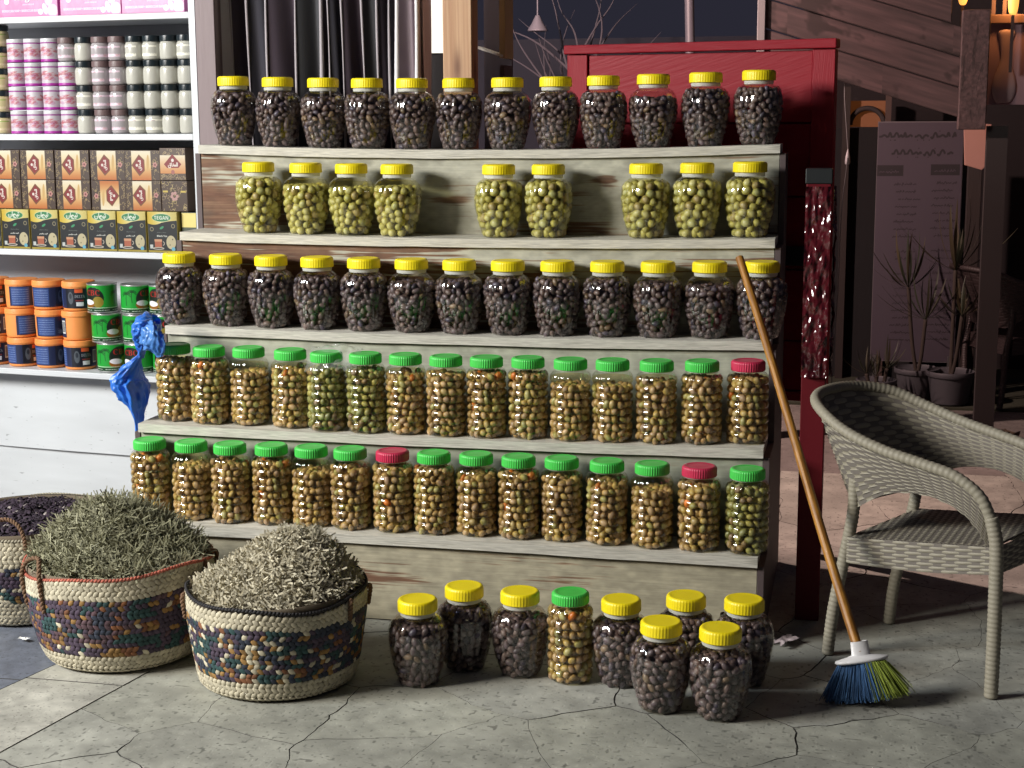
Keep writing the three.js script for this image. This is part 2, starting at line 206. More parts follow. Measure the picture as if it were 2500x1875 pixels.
const olive8 = (() => { const g = new THREE.SphereGeometry(1, 9, 7); return g; })();
const PAL = {
  black: r => { const k = 0.65 + r() * 0.75, t = r(); return t < 0.6 ? [0.103 * k, 0.076 * k, 0.081 * k] : t < 0.85 ? [0.132 * k, 0.092 * k, 0.085 * k] : t < 0.96 ? [0.063 * k, 0.051 * k, 0.074 * k] : [0.184 * k, 0.127 * k, 0.081 * k]; },
  green: r => { const k = 0.75 + r() * 0.4, t = r(); return t < 0.8 ? [0.448 * k, 0.408 * k, 0.149 * k] : t < 0.95 ? [0.402 * k, 0.391 * k, 0.161 * k] : [0.345 * k, 0.253 * k, 0.115 * k]; },
  mixed: r => { const k = 0.7 + r() * 0.5, t = r(); return t < 0.5 ? [0.460 * k, 0.305 * k, 0.155 * k] : t < 0.72 ? [0.494 * k, 0.356 * k, 0.144 * k] : t < 0.88 ? [0.356 * k, 0.230 * k, 0.138 * k] : t < 0.988 ? [0.391 * k, 0.345 * k, 0.138 * k] : [0.575 * k, 0.161 * k, 0.023 * k]; },
  greenish: r => { const k = 0.7 + r() * 0.5, t = r(); return t < 0.6 ? [0.287 * k, 0.287 * k, 0.115 * k] : t < 0.85 ? [0.356 * k, 0.322 * k, 0.115 * k] : [0.287 * k, 0.196 * k, 0.115 * k]; },
};
const snap = (y, r) => y < 0.034 ? Math.max(0.0105, y) : y < 0.168 ? 0.0345 + (Math.floor((y - 0.0345) / 0.0222) + 0.5) * 0.0222 + (r() - 0.5) * 0.005 : y;
function packOlives(prof, top, a, b, pal, seed, inset = 0) {
  const r = mulberry(seed), items = [], tries = [[0.97, 3600, 0.74], [2.1, 1900, 0.76]];
  const put = (p, n) => { const th = r() * Math.PI * 2, up = V(0, 1, 0), t1 = V().crossVectors(up, n).normalize(), t2 = V().crossVectors(n, t1), ax = t1.clone().multiplyScalar(Math.cos(th)).addScaledVector(t2, Math.sin(th)).addScaledVector(n, (r() - 0.5) * 0.7).normalize(), zb = V().crossVectors(ax, n).normalize(), yb = V().crossVectors(zb, ax); const k = 0.86 + r() * 0.26; items.push({ p, q: basis(ax, yb, zb), s: V(a * k * (0.9 + r() * 0.25), b * k, b * k * (0.92 + r() * 0.16)), c: pal(r), n }); };
  for (const [depth, count, near] of tries) {
    const mine = [];
    for (let k = 0; k < count; k++) {
      const th = r() * Math.PI * 2, y0 = lerp(b * 0.95, top, r()), y = prof === PET ? snap(y0, r) : y0, rr = radiusAt(prof, y) - inset - b * depth; if (rr < b * 0.4) continue;
      const p = V(Math.sin(th) * rr, y, Math.cos(th) * rr); const min = (a + b) * near; if (mine.some(q => q.distanceToSquared(p) < min * min)) continue; mine.push(p); put(p, V(Math.sin(th), 0.05, Math.cos(th)).normalize());
    }
  }
  for (let k = 0; k < 60; k++) { const th = r() * 6.283, rr = Math.sqrt(r()) * (radiusAt(prof, top) - b * 2); put(V(Math.sin(th) * rr, top - b * r() * 1.5, Math.cos(th) * rr), V(0, 1, 0.01).normalize()); }
  return items;
}
function brineGeo(prof, level) { const p = [[0.0003, 0.003]]; for (const q of prof) if (q[1] > 0.002 && q[1] < level && q[0] > 0.03) p.push([q[0] * 0.975, Math.max(q[1], 0.003)]); const r = radiusAt(prof, level) * 0.972; p.push([r, level], [0.0003, level]); return lathe(p, 40); }
const proto = {}; // prototypes, kept outside the scene until the first one of a kind is placed
function jarProto(key, shape, lid, pal, brine, top, level, seed, a, b) {
  const g = new THREE.Group(), urn = shape === 'urn', prof = urn ? URN : PET; g.name = urn ? 'olive_urn_jar' : 'ribbed_olive_jar';
  part('jar_body', urn ? urnGeo : petGeo, glass, g); part('neck', urn ? urnNeck : petNeck, neckMat, g); part('lid', urn ? urnLid : petLid, lidMats[lid], g);
  const items = packOlives(prof, top, a, b, PAL[pal], seed, urn ? 0.0006 : 0.0004), facing = key.startsWith('green') ? items.filter(i => i.n.z > 0.3 && i.n.y < 0.5 && Math.hypot(i.p.x, i.p.z) > radiusAt(prof, i.p.y) - b * 1.6).slice(0, 33) : [];
  const rest = new Set(facing);
  const o = part('olives', scatter(olive8, items.filter(i => !rest.has(i))), oliveMat, g); o.userData.kind = 'stuff';
  for (const i of facing) { const m = part('olive', olive8, greenOlive[Math.floor(hash(seed, facing.indexOf(i)) * 5)], g); m.position.copy(i.p); m.quaternion.copy(i.q); m.scale.copy(i.s); }
  part('brine', brineGeo(prof, level), brineMats[brine], g);
  return proto[key] = g;
}
const greenOlive = [[0.46, 0.42, 0.155], [0.49, 0.45, 0.17], [0.41, 0.395, 0.16], [0.42, 0.38, 0.14], [0.37, 0.29, 0.125]].map(c => phys(c, 0.42));
for (let k = 0; k < 4; k++) jarProto('black' + k, 'urn', 'yellow', 'black', 'black', [0.166, 0.158, 0.168, 0.15][k], [0.178, 0.176, 0.179, 0.172][k], 900 + k, 0.0125, 0.0088);
for (let k = 0; k < 3; k++) jarProto('green' + k, 'urn', 'yellow', 'green', 'green', [0.150, 0.142, 0.163][k], [0.174, 0.168, 0.178][k], 930 + k, 0.0138, 0.0128);
for (let k = 0; k < 4; k++) jarProto('mixed' + k, 'pet', 'green', 'mixed', 'mixed', [0.186, 0.172, 0.160, 0.180][k], [0.192, 0.188, 0.186, 0.19][k], 950 + k, 0.0122, 0.0096);
jarProto('mixedred', 'pet', 'red', 'mixed', 'mixed', 0.184, 0.192, 970, 0.0122, 0.0098);
jarProto('greenishA', 'pet', 'green', 'greenish', 'mixed', 0.186, 0.19, 980, 0.0122, 0.0098); proto.greenish = proto.greenishA;
const firstUse = new Set();
function jar(key, pos, turn, label, category, group) {
  const g = proto[key]; let o = g;
  if (firstUse.has(key)) o = g.clone(); firstUse.add(key);
  o.name = numbered(g.name.replace(/_\d{3}$/, '')); o.userData = {}; scene.add(o); o.position.set(...pos); o.rotation.y = turn; return tag(o, label, category, group);
}
function relax(xs, d) { xs = xs.slice(); for (let n = 0; n < 200; n++) for (let i = 0; i + 1 < xs.length; i++) { const e = d - (xs[i + 1] - xs[i]); if (e > 0) { xs[i] -= e / 2; xs[i + 1] += e / 2; } } return xs; }
{
  const r = mulberry(5);
  const row = (i, xs, d, z, key, turn, label, group) => relax(xs, d).forEach((x, k) => jar(key(k), [x, SH[i] - sag(i, x) + 0.0008, z(k, x)], turn(k), label(k), 'jar', group));
  row(0, [0.097, 0.251, 0.409, 0.564, 0.712, 0.87, 1.031, 1.188, 1.342, 1.5, 1.663, 1.827], 0.1533, () => -0.084 + (r() - 0.5) * 0.012, k => 'black' + [0, 2, 1, 0, 2, 0, 1, 2, 0, 3, 2, 0][k], () => r() * 6.28, k => `black olive jar with yellow lid on the top shelf, ${ORD[k]} from white shelving`, 'black olive jars on the top shelf');
  row(1, [0.242, 0.403, 0.559, 0.709, 1.039, 1.197, 1.503, 1.658, 1.817], 0.1533, () => 0.086 + (r() - 0.5) * 0.01, k => 'green' + [2, 0, 1, 0, 2, 2, 2, 2, 2][k], k => 0.12 * Math.sin(k * 7), k => `green olive jar with yellow lid on the second shelf, ${ORD[k]} from white shelving`, 'green olive jars on the second shelf');
  row(2, [0.023, 0.187, 0.339, 0.5, 0.654, 0.804, 0.946, 1.098, 1.249, 1.397, 1.55, 1.704, 1.865], 0.1533, () => 0.2345 + (r() - 0.5) * 0.004, k => 'black' + [2, 0, 2, 1, 0, 3, 1, 2, 0, 2, 1, 3, 0][k], () => r() * 6.28, k => `black olive jar with yellow lid on third shelf down, ${ORD[k]} from white shelving`, 'black olive jars on the third shelf');
  row(3, [0.086, 0.206, 0.331, 0.47, 0.592, 0.721, 0.832, 0.964, 1.087, 1.209, 1.338, 1.461, 1.589, 1.718, 1.847], 0.1228, k => [0.43, 0.45, 0.435, 0.445, 0.466, 0.466, 0.46, 0.466, 0.464, 0.455, 0.466, 0.464, 0.464, 0.455, 0.435][k], k => k === 14 ? 'mixedred' : k === 4 || k === 5 ? 'greenish' : 'mixed' + [0, 0, 2, 1, 0, 0, 1, 3, 0, 0, 2, 2, 1, 0][k], () => r() * 6.28, k => k === 14 ? 'tall ribbed jar of mixed olives with red lid, fourth shelf down, by broom' : `ribbed jar of ${k === 4 || k === 5 ? 'greenish' : 'brown'} olives with green lid, fourth shelf down, ${ORD[k]} from white shelving`, 'ribbed olive jars on the fourth shelf');
  row(4, [0.06, 0.199, 0.328, 0.457, 0.584, 0.706, 0.837, 0.962, 1.087, 1.213, 1.338, 1.47, 1.599, 1.731, 1.864], 0.1228, k => [0.58, 0.588, 0.598, 0.592, 0.596, 0.602, 0.606, 0.606, 0.6, 0.606, 0.602, 0.612, 0.618, 0.62, 0.622][k], k => k === 6 || k === 13 ? 'mixedred' : k === 14 ? 'greenish' : 'mixed' + [0, 2, 1, 0, 2, 1, 0, 0, 1, 0, 3, 1, 2, 0][k], () => r() * 6.28, k => k === 6 ? 'ribbed olive jar with red lid in the middle of the lowest shelf' : k === 13 ? 'ribbed olive jar with red lid at the lowest shelf end near the broom' : `ribbed jar of ${k === 14 ? 'greenish' : 'brown'} olives with green lid, lowest shelf, ${ORD[k]} from white shelving`, 'ribbed olive jars on the lowest shelf');
  const FL = [[1.06, 1.135, 'black1', 'black olive jar with yellow lid on ground beside the pale straw basket'], [1.15, 1.0, 'black2', 'black olive jar on ground against the stand, second from pale straw basket'], [1.305, 1.015, 'black3', 'black olive jar on ground just before the only green-lidded ground jar'], [1.442, 1.03, 'mixed0', 'ribbed green-lidded olive jar standing on ground among yellow-lidded jars'], [1.575, 1.03, 'black1', 'black olive jar on ground just past the only green-lidded ground jar'], [1.735, 0.965, 'black0', 'black olive jar on ground half hidden behind the foremost pair, nearer green lid'], [1.885, 0.965, 'black2', 'black olive jar on ground by stand corner, half hidden behind foremost jar'], [1.698, 1.185, 'black0', 'foremost pair of ground jars, the black olive jar nearer the baskets'], [1.845, 1.205, 'black3', 'foremost pair of ground jars, the black olive jar nearer the broom']];
  for (const [x, z, key, label] of FL) jar(key, [x, 0.0006, z], r() * 6.28, label, 'jar', 'olive jars on the ground');
}

// ───────── white shop shelving and its goods ─────────
const UO = [-0.0907, -0.19], UA = 7 * Math.PI / 180, UR = -UA; // its upright nearest the stand, and its turn
const LU = (u, y, d) => [UO[0] - Math.cos(UA) * u + Math.sin(UA) * d, y, UO[1] - Math.sin(UA) * u - Math.cos(UA) * d];
const SA = 1.807, SB = 1.397, SC = 0.983, SD = 0.55;
const whiteTex = tex(512, 512, (u, v) => { const a = fbm(u * 6, v * 6, 12, 4, 6, 6), s = vn(u * 60, v * 60, 4, 60, 60), k = 0.92 + 0.08 * (a - 0.5) - (s > 0.955 ? 0.2 : 0); return [k, k, k]; });
const whiteMat = std([0.60, 0.62, 0.64], 0.45, { map: whiteTex });
{
  const u = thing('shop_shelving', 'white shop shelving unit stacked with tubs, tea boxes and cans', 'shelving', [UO[0], 0, UO[1]], UR);
  part('upright', box(0.024, 2.3, 0.3, 0, 1.15, -0.15), whiteMat, u);
  const names = [SA, SB, SC, SD];
  for (const y of names) part('shelf', box(1.4, 0.022, 0.28, -0.712, y - 0.011, -0.14 + (y === SD ? 0.05 : 0), 0.003), whiteMat, u);
  part('back_panel', box(1.4, 1.9, 0.012, -0.712, 1.35, -0.29), std([0.5, 0.51, 0.55], 0.6), u);
  const sheet = (y0, y1, d, bow) => { const g = new THREE.BoxGeometry(1.42, y1 - y0, 0.006, 24, 6, 1), p = g.attributes.position; for (let i = 0; i < p.count; i++) p.setZ(i, p.getZ(i) + bow * Math.sin(p.getX(i) * 3.1 + 1) * (0.5 - p.getY(i) / (y1 - y0)) + 0.003 * fbm(p.getX(i) * 4, p.getY(i) * 6, 3, 2)); g.computeVertexNormals(); g.translate(-0.71, (y0 + y1) / 2, -d); return g; };
  part('front_panel', sheet(0.232, SD - 0.022, 0.055, 0.006), whiteMat, u); part('front_panel', sheet(0.012, 0.238, 0.066, 0.002), whiteMat, u);
}
const capDark = phys([0.012, 0.018, 0.022], 0.28), capBrown = phys([0.13, 0.085, 0.085], 0.45), capWhite = phys([0.47, 0.46, 0.48], 0.4), magenta = phys([0.30, 0.02, 0.25], 0.45);
const shade = (r, y0, y1, c = 0.003) => [[0.0002, y0], [r - c, y0], [r - c * 0.3, y0 + c * 0.3], [r, y0 + c], [r, y1 - c], [r - c * 0.3, y1 - c * 0.3], [r - c, y1], [0.0002, y1]];
const wrap = (r, y0, y1, a0, a1) => { const g = new THREE.CylinderGeometry(r, r, y1 - y0, 28, 1, true, a0, a1 - a0); g.translate(0, (y0 + y1) / 2, 0); return g; };
const tubLabel = canvasTex(256, 128, (c, w, h) => { c.fillStyle = '#efe6ee'; c.fillRect(0, 0, w, h); const r = mulberry(3); for (let i = 0; i < 46; i++) { c.fillStyle = ['rgba(222,110,120,.55)', 'rgba(216,150,190,.5)', 'rgba(196,70,80,.5)', 'rgba(240,200,210,.6)'][i % 4]; c.beginPath(); const x = 40 + r() * 90 + (i % 3) * 18, y = 30 + r() * 70; c.ellipse(x, y, 5 + r() * 11, 4 + r() * 9, r() * 3, 0, 7); c.fill(); } c.fillStyle = '#c05a66'; c.strokeStyle = '#c05a66'; c.lineWidth = 4; scribble(c, 60, 62, 70, 22, r); c.fillStyle = '#d8b8d8'; c.fillRect(180, 30, 50, 60); });
const creamLabel = canvasTex(128, 64, (c, w, h) => { c.fillStyle = '#e9e6d8'; c.fillRect(0, 0, w, h); c.fillStyle = '#8a6a78'; c.beginPath(); c.ellipse(64, 18, 22, 11, -0.15, 0, 7); c.fill(); c.fillStyle = '#c9b3b6'; c.beginPath(); c.ellipse(60, 20, 13, 6, 0, 0, 7); c.fill(); const r = mulberry(9); c.fillStyle = c.strokeStyle = '#a08c86'; c.lineWidth = 1.6; scribble(c, 44, 44, 40, 7, r); scribble(c, 50, 54, 28, 5, r); });
const pinkLabel = canvasTex(128, 64, (c, w, h) => { c.fillStyle = '#d3bcc8'; c.fillRect(0, 0, w, h); const r = mulberry(6); for (let i = 0; i < 18; i++) { c.fillStyle = ['rgba(190,140,140,.5)', 'rgba(220,205,220,.6)', 'rgba(170,120,130,.4)'][i % 3]; c.beginPath(); c.ellipse(r() * w, 10 + r() * 44, 8, 7, 0, 0, 7); c.fill(); } c.fillStyle = '#5d4a55'; c.fillRect(58, 14, 3, 6); });
const tubGeos = { body: lathe(shade(0.034, 0.004, 0.066), 40), foot: lathe(shade(0.0347, 0.0005, 0.0105, 0.0015), 40), ring: lathe(shade(0.0347, 0.0645, 0.068, 0.001), 40), lid: lathe(shade(0.0343, 0.068, 0.0825, 0.002), 40), label: wrap(0.03435, 0.012, 0.0635, -2.3, 3.983) };
const creamGeos = { body: lathe(spline([[0.0002, 0.0006], [0.027, 0.0006], [0.032, 0.005], [0.0333, 0.014], [0.0333, 0.05], [0.0315, 0.058], [0.029, 0.062], [0.0285, 0.066]], 26), 40), lid: lathe(shade(0.0325, 0.0625, 0.0835, 0.002), 48, (th, i, r) => i > 2 && i < 5 ? r + 0.0003 * Math.cos(th * 24) : r), label: wrap(0.0336, 0.013, 0.05, -1.1, 1.1) };
const creamBody = phys([0.43, 0.42, 0.37], 0.25, { clearcoat: 0.6, clearcoatRoughness: 0.08 }), greyBody = phys([0.33, 0.30, 0.31], 0.2, { clearcoat: 0.7, clearcoatRoughness: 0.06 }), oilBody = phys([0.42, 0.36, 0.2], 0.25, { clearcoat: 0.6, clearcoatRoughness: 0.08 });
const tubP = new THREE.Group(); tubP.name = 'face_cream_tub'; { part('body', tubGeos.body, capWhite, tubP); part('foot_band', tubGeos.foot, magenta, tubP); part('neck_band', tubGeos.ring, magenta, tubP); part('lid', tubGeos.lid, capWhite, tubP); part('label', tubGeos.label, std([0.5, 0.5, 0.5], 0.4, { map: tubLabel }), tubP); }
const small = (name, body, cap, label) => { const g = new THREE.Group(); g.name = name; part('body', creamGeos.body, body, g); part('lid', creamGeos.lid, cap, g); if (label) part('label', creamGeos.label, std([0.9, 0.9, 0.9], 0.45, { map: label }), g); return g; };
const creamP = small('cream_jar', creamBody, capDark, creamLabel), plainP = small('cream_jar', creamBody, capDark), scrubP = small('scrub_jar', greyBody, capBrown, pinkLabel), oilP = small('paste_jar', oilBody, capDark, canvasTex(128, 64, (c, w, h) => { c.fillStyle = '#c2b190'; c.fillRect(0, 0, w, h); c.fillStyle = '#2c2a20'; c.beginPath(); c.ellipse(62, 36, 9, 12, 0, 0, 7); c.fill(); c.fillRect(66, 14, 3, 16); c.fillStyle = '#8a9a50'; c.fillRect(0, 0, w, 8); }));
function place(p, pos, turn, label, category, group) { const o = p.clone(); o.name = numbered(p.name); o.position.set(...pos); o.rotation.y = turn; scene.add(o); return tag(o, label, category, group); }
{
  const r = mulberry(21), LV = ['bottom', 'second', 'third', 'top'], cols = relax([0.066, 0.131, 0.199, 0.268, 0.342, 0.409, 0.475, 0.546, 0.619, 0.691, 0.763, 0.835], 0.0695);
  const h = 0.0842;
  cols.forEach((u, k) => {
    const n = 11 - k; // counted from the frame's edge towards the upright
    for (let l = 0; l < (n === 0 ? 5 : 4); l++) {
      const tall = n === 0 ? 0.077 : h, pos = LU(u + (r() - 0.5) * 0.002, SB + 0.0008 + l * tall, 0.062 + (r() - 0.5) * 0.004), turn = UR + (r() - 0.5) * 0.9, lv = n === 0 ? ['bottom', 'second', 'third', 'fourth', 'top'][l] : LV[l];
      if (n === 0) { const o = place(oilP, pos, turn, `brown paste jar with black lid in the column at frame edge, ${lv} level`, 'jar', 'paste jars at the shelf edge'); o.scale.set(1.03, 0.92, 1.03); }
      else if (n < 4 || (n === 4 && l < 3)) place(tubP, pos, turn, `white magenta-banded cream tub, column ${['one', 'two', 'three', 'four'][n - 1]} of the tubs, ${lv} level`, 'tub', 'magenta-banded cream tubs');
      else if (n === 4) place(scrubP, pos, turn, 'brown-lidded pinkish jar standing on top of the magenta-banded tubs', 'jar', 'brown-lidded scrub jars');
      else if (n === 6 || n === 7) place(scrubP, pos, turn, `brown-lidded pinkish jar, ${n === 6 ? 'tub-side' : 'upright-side'} one of two columns, ${lv} level`, 'jar', 'brown-lidded scrub jars');
      else place((n === 8 || n === 9) && (l === 0 || l === 3) || n === 5 && l === 1 || n === 11 && l > 2 ? creamP : plainP, pos, turn, n === 5 ? `black-lidded cream jar in the lone column beside tubs, ${lv} level` : `black-lidded cream jar, ${ORD[11 - n]} column from the white upright, ${lv} level`, 'jar', 'black-lidded cream jars');
    }
  });
}
function cartons(name, tx, sideC, list, w, h, d, cat, group) { const fm = std([0.54, 0.54, 0.54], 0.38, { map: tx }), sm = std(sideC, 0.45), g = new RoundedBoxGeometry(w, h, d, 1, 0.0012); // one print on the front
  const fg = new THREE.PlaneGeometry(w - 0.003, h - 0.003); for (const [u, y, dd, label, turn = 0, roll = 0] of list) { const t = thing(name, label, cat, LU(u, y + 0.0006, dd + d / 2), UR + turn, group); part('carton', g, sm, t, [0, h / 2, 0]); const f = part('front_print', fg, fm, t, [0, h / 2, d / 2 + 0.0007]); f.rotation.z = roll; } }
const pinkTex = canvasTex(512, 320, (c, w, h) => { const g = c.createLinearGradient(0, 0, 0, h); g.addColorStop(0, '#b878b4'); g.addColorStop(1, '#d860a6'); c.fillStyle = g; c.fillRect(0, 0, w, h); const r = mulberry(4); for (let i = 0; i < 40; i++) { c.fillStyle = 'rgba(240,190,225,.12)'; c.beginPath(); c.ellipse(r() * w, r() * h, 30 + r() * 50, 14 + r() * 30, r() * 3, 0, 7); c.fill(); } c.fillStyle = '#eac3dd'; c.beginPath(); c.ellipse(440, 205, 34, 44, 0.2, 0, 7); c.fill(); c.beginPath(); c.ellipse(470, 282, 46, 46, 0, 0, 7); c.fill(); c.fillStyle = '#f3dcec'; c.beginPath(); c.ellipse(405, 270, 20, 42, -0.3, 0, 7); c.fill(); c.beginPath(); c.arc(365, 290, 22, 0, 7); c.fill(); c.fillStyle = '#f6eef6'; c.beginPath(); c.arc(70, 210, 22, 0, 7); c.fill(); c.font = 'italic bold 74px serif'; c.fillStyle = '#5d4060'; c.fillText('Argades', 143, 205); c.fillStyle = '#f2ecf4'; c.fillText('Argades', 140, 202); c.font = 'bold 24px sans-serif'; c.fillStyle = '#f7dff0'; c.fillText('MOROCCAN SOAP • MOROCCAN BAIN', 24, 288, 330); c.font = '18px sans-serif'; c.fillText('pure natural', 210, 240); });
cartons('soap_carton', pinkTex, [0.55, 0.16, 0.4], [[0.157, SA, 0.012, 'pink soap carton on the top shelf next to the white upright'], [0.408, SA, 0.012, 'pink soap carton in the middle of three on the top shelf'], [0.668, SA, 0.014, 'pink soap carton on the top shelf farthest from the white upright']], 0.248, 0.155, 0.11, 'carton', 'pink soap cartons');
const brownTex = (flip) => canvasTex(320, 220, (c, w, h) => {
  c.fillStyle = '#4a3426'; c.fillRect(0, 0, w, h); const r = mulberry(8);
  const g = c.createLinearGradient(0, 0, 0, h); g.addColorStop(0, '#f6ecd2'); g.addColorStop(0.55, '#edc88a'); g.addColorStop(1, '#c9702c'); c.fillStyle = g; c.fillRect(62, 0, 178, h);
  c.strokeStyle = '#b9a06c'; c.fillStyle = '#b9a06c'; for (let i = 0; i < 34; i++) { const side = i % 2, x = side ? 246 + r() * 66 : r() * 58, y = r() * h; c.lineWidth = 3; c.beginPath(); c.arc(x, y, 6 + r() * 7, r() * 6, r() * 6 + 4); c.stroke(); }
  c.fillStyle = '#c98f86'; for (let i = 0; i < 5; i++) { c.beginPath(); c.arc(278 + Math.cos(i * 1.26) * 13, 104 + Math.sin(i * 1.26) * 13, 9, 0, 7); c.fill(); } c.fillStyle = '#7a2f33'; c.beginPath(); c.arc(278, 104, 8, 0, 7); c.fill();
  c.fillStyle = '#d9b271'; c.beginPath(); c.ellipse(212, 90, 12, 62, 0.06, 0, 7); c.fill();
  c.save(); c.translate(132, 108); c.fillStyle = '#7b4a26'; c.beginPath(); c.moveTo(-72, 0); c.lineTo(0, -82); c.lineTo(50, -40); c.lineTo(50, 40); c.lineTo(0, 82); c.closePath(); c.fill(); c.fillStyle = '#8d1d22'; c.beginPath(); c.moveTo(-60, 0); c.lineTo(0, -68); c.lineTo(42, -34); c.lineTo(42, 34); c.lineTo(0, 68); c.closePath(); c.fill(); c.rotate(flip ? Math.PI / 2 : -Math.PI / 2); c.strokeStyle = c.fillStyle = '#f4ece0'; c.lineWidth = 4; pen(c, -4, 14, 1.35, WORD_LABEL); c.fillStyle = '#f0e4d8'; c.beginPath(); c.arc(0, -22, 11, 0, 7); c.fill(); c.restore();
});
const brownA = brownTex(false);
{
  const col = [0.243, 0.386, 0.535, 0.684, 0.831], W5 = ['next to the upright box', 'second from the upright box', 'third from the upright box', 'fourth from the upright box', 'cut by the frame edge'];
  cartons('incense_carton', brownA, [0.075, 0.045, 0.03], col.flatMap((u, k) => [[u, 1.1275, 0.035, `brown carton with red diamond, lower row, ${W5[k]}`, 0, k === 1 ? Math.PI : 0], [u, 1.2335, 0.036, `brown carton with red diamond, upper row, ${W5[k]}`]]), 0.144, 0.105, 0.13, 'carton', 'brown cartons with red diamonds');
  const upTex = canvasTex(220, 224, (c, w, h) => { c.fillStyle = '#5b4433'; c.fillRect(0, 0, w, h); const r = mulberry(18); c.strokeStyle = '#c3ab7c'; c.lineWidth = 3; for (let i = 0; i < 40; i++) { c.beginPath(); c.arc(r() * w, r() < 0.5 ? r() * 40 : 190 + r() * 34, 5 + r() * 7, r() * 6, r() * 6 + 4); c.stroke(); } const g = c.createLinearGradient(0, 40, 0, 190); g.addColorStop(0, '#f6ecd2'); g.addColorStop(1, '#d98a44'); c.fillStyle = g; c.fillRect(0, 48, w, 130); c.fillStyle = '#8d1d22'; c.beginPath(); c.moveTo(110, 40); c.lineTo(186, 112); c.lineTo(160, 138); c.lineTo(60, 138); c.lineTo(34, 112); c.closePath(); c.fill(); c.strokeStyle = c.fillStyle = '#f4ece0'; c.lineWidth = 4; pen(c, 108, 126, 1.5, WORD_LABEL); c.beginPath(); c.arc(110, 84, 12, 0, 7); c.fill(); c.fillStyle = '#b26a60'; c.beginPath(); c.arc(110, 168, 16, 0, 7); c.fill(); });
  const pat = canvasTex(220, 224, (c, w, h) => { c.fillStyle = '#4f3a2c'; c.fillRect(0, 0, w, h); const r = mulberry(28); for (let i = 0; i < 60; i++) { c.strokeStyle = ['#c3ab7c', '#a98c66', '#d9c27a'][i % 3]; c.lineWidth = 3; c.beginPath(); c.arc(r() * w, r() * h, 6 + r() * 9, r() * 6, r() * 6 + 4); c.stroke(); } c.fillStyle = '#c99a94'; for (let i = 0; i < 6; i++) { c.beginPath(); c.arc(110 + Math.cos(i) * 24, 112 + Math.sin(i) * 24, 13, 0, 7); c.fill(); } c.fillStyle = '#d8bd58'; c.fillRect(10, 70, 44, 14); c.fillRect(166, 70, 44, 14); });
  cartons('incense_carton', upTex, [0.075, 0.045, 0.03], [[0.116, 1.2355, 0.03, 'brown carton with upright red emblem on top at the shelving end']], 0.104, 0.112, 0.13, 'carton', 'brown cartons with red diamonds');
  cartons('incense_carton', pat, [0.075, 0.045, 0.03], [[0.115, 1.1275, 0.032, 'brown floral patterned carton under the one with upright red emblem']], 0.104, 0.106, 0.13, 'carton', 'brown cartons with red diamonds');
}
const teaTex = latin => canvasTex(256, 304, (c, w, h) => {
  c.fillStyle = '#14181c'; c.fillRect(0, 0, w, h); const g = c.createLinearGradient(0, 0, w, 0); g.addColorStop(0, '#d9b62c'); g.addColorStop(0.45, '#f3e7a2'); g.addColorStop(1, '#d3c06a'); c.fillStyle = g; c.beginPath(); c.moveTo(0, 0); c.lineTo(w, 0); c.lineTo(w, 62); c.quadraticCurveTo(180, 66, 120, 80); c.quadraticCurveTo(60, 108, 0, 86); c.fill();
  c.fillStyle = '#3d8a58'; c.beginPath(); c.ellipse(122, 42, 82, 30, 0, 0, 7); c.fill(); c.strokeStyle = '#e9f0d8'; c.lineWidth = 2; c.stroke(); c.fillStyle = c.strokeStyle = '#eef4e4';
  if (latin) { c.font = 'bold 40px sans-serif'; c.textAlign = 'center'; c.fillText('TEGAN', 122, 56); } else { c.lineWidth = 4.2; pen(c, 82, 48, 1.7, WORD_TEGAN); }
  c.fillStyle = '#3e9c6c'; c.beginPath(); c.ellipse(122, 118, 20, 9, -0.5, 0, 7); c.fill(); const r = mulberry(2); c.fillStyle = c.strokeStyle = '#8e948e'; c.lineWidth = 2; scribble(c, 84, 156, 76, 10, r); c.fillStyle = c.strokeStyle = '#f0f0e6'; c.lineWidth = 3.6; latin ? (c.font = 'bold 20px sans-serif', c.textAlign = 'center', c.fillText('Black Tea', 122, 188)) : scribble(c, 86, 188, 70, 15, r);
  c.fillStyle = '#9a8f6e'; c.beginPath(); c.arc(34, 130, 17, 0, 7); c.fill(); c.beginPath(); c.arc(222, 104, 17, 0, 7); c.fill(); c.fillStyle = '#14181c'; c.beginPath(); c.arc(34, 130, 11, 0, 7); c.fill(); c.beginPath(); c.arc(222, 104, 11, 0, 7); c.fill();
  c.fillStyle = '#b9674a'; c.fillRect(56, 216, 62, 50); c.fillStyle = '#d9a07a'; c.fillRect(54, 206, 66, 18); c.strokeStyle = '#cfc4b4'; c.lineWidth = 6; c.beginPath(); c.arc(126, 238, 14, -1.4, 1.5); c.stroke(); c.beginPath(); c.ellipse(88, 276, 46, 7, 0, 0, 7); c.stroke();
  c.fillStyle = '#cbbf9a'; c.beginPath(); c.ellipse(200, 228, 42, 52, 0, 0, 7); c.fill(); c.fillStyle = '#6a6446'; c.beginPath(); c.arc(214, 206, 6, 0, 7); c.fill(); c.beginPath(); c.arc(190, 248, 5, 0, 7); c.fill(); c.fillStyle = '#6cb4cc'; c.beginPath(); c.arc(218, 280, 16, 0, 7); c.fill(); c.fillStyle = '#cfd3cf'; c.fillRect(14, 248, 26, 30); c.fillStyle = '#b09a34'; c.fillRect(0, 292, w, 12);
});
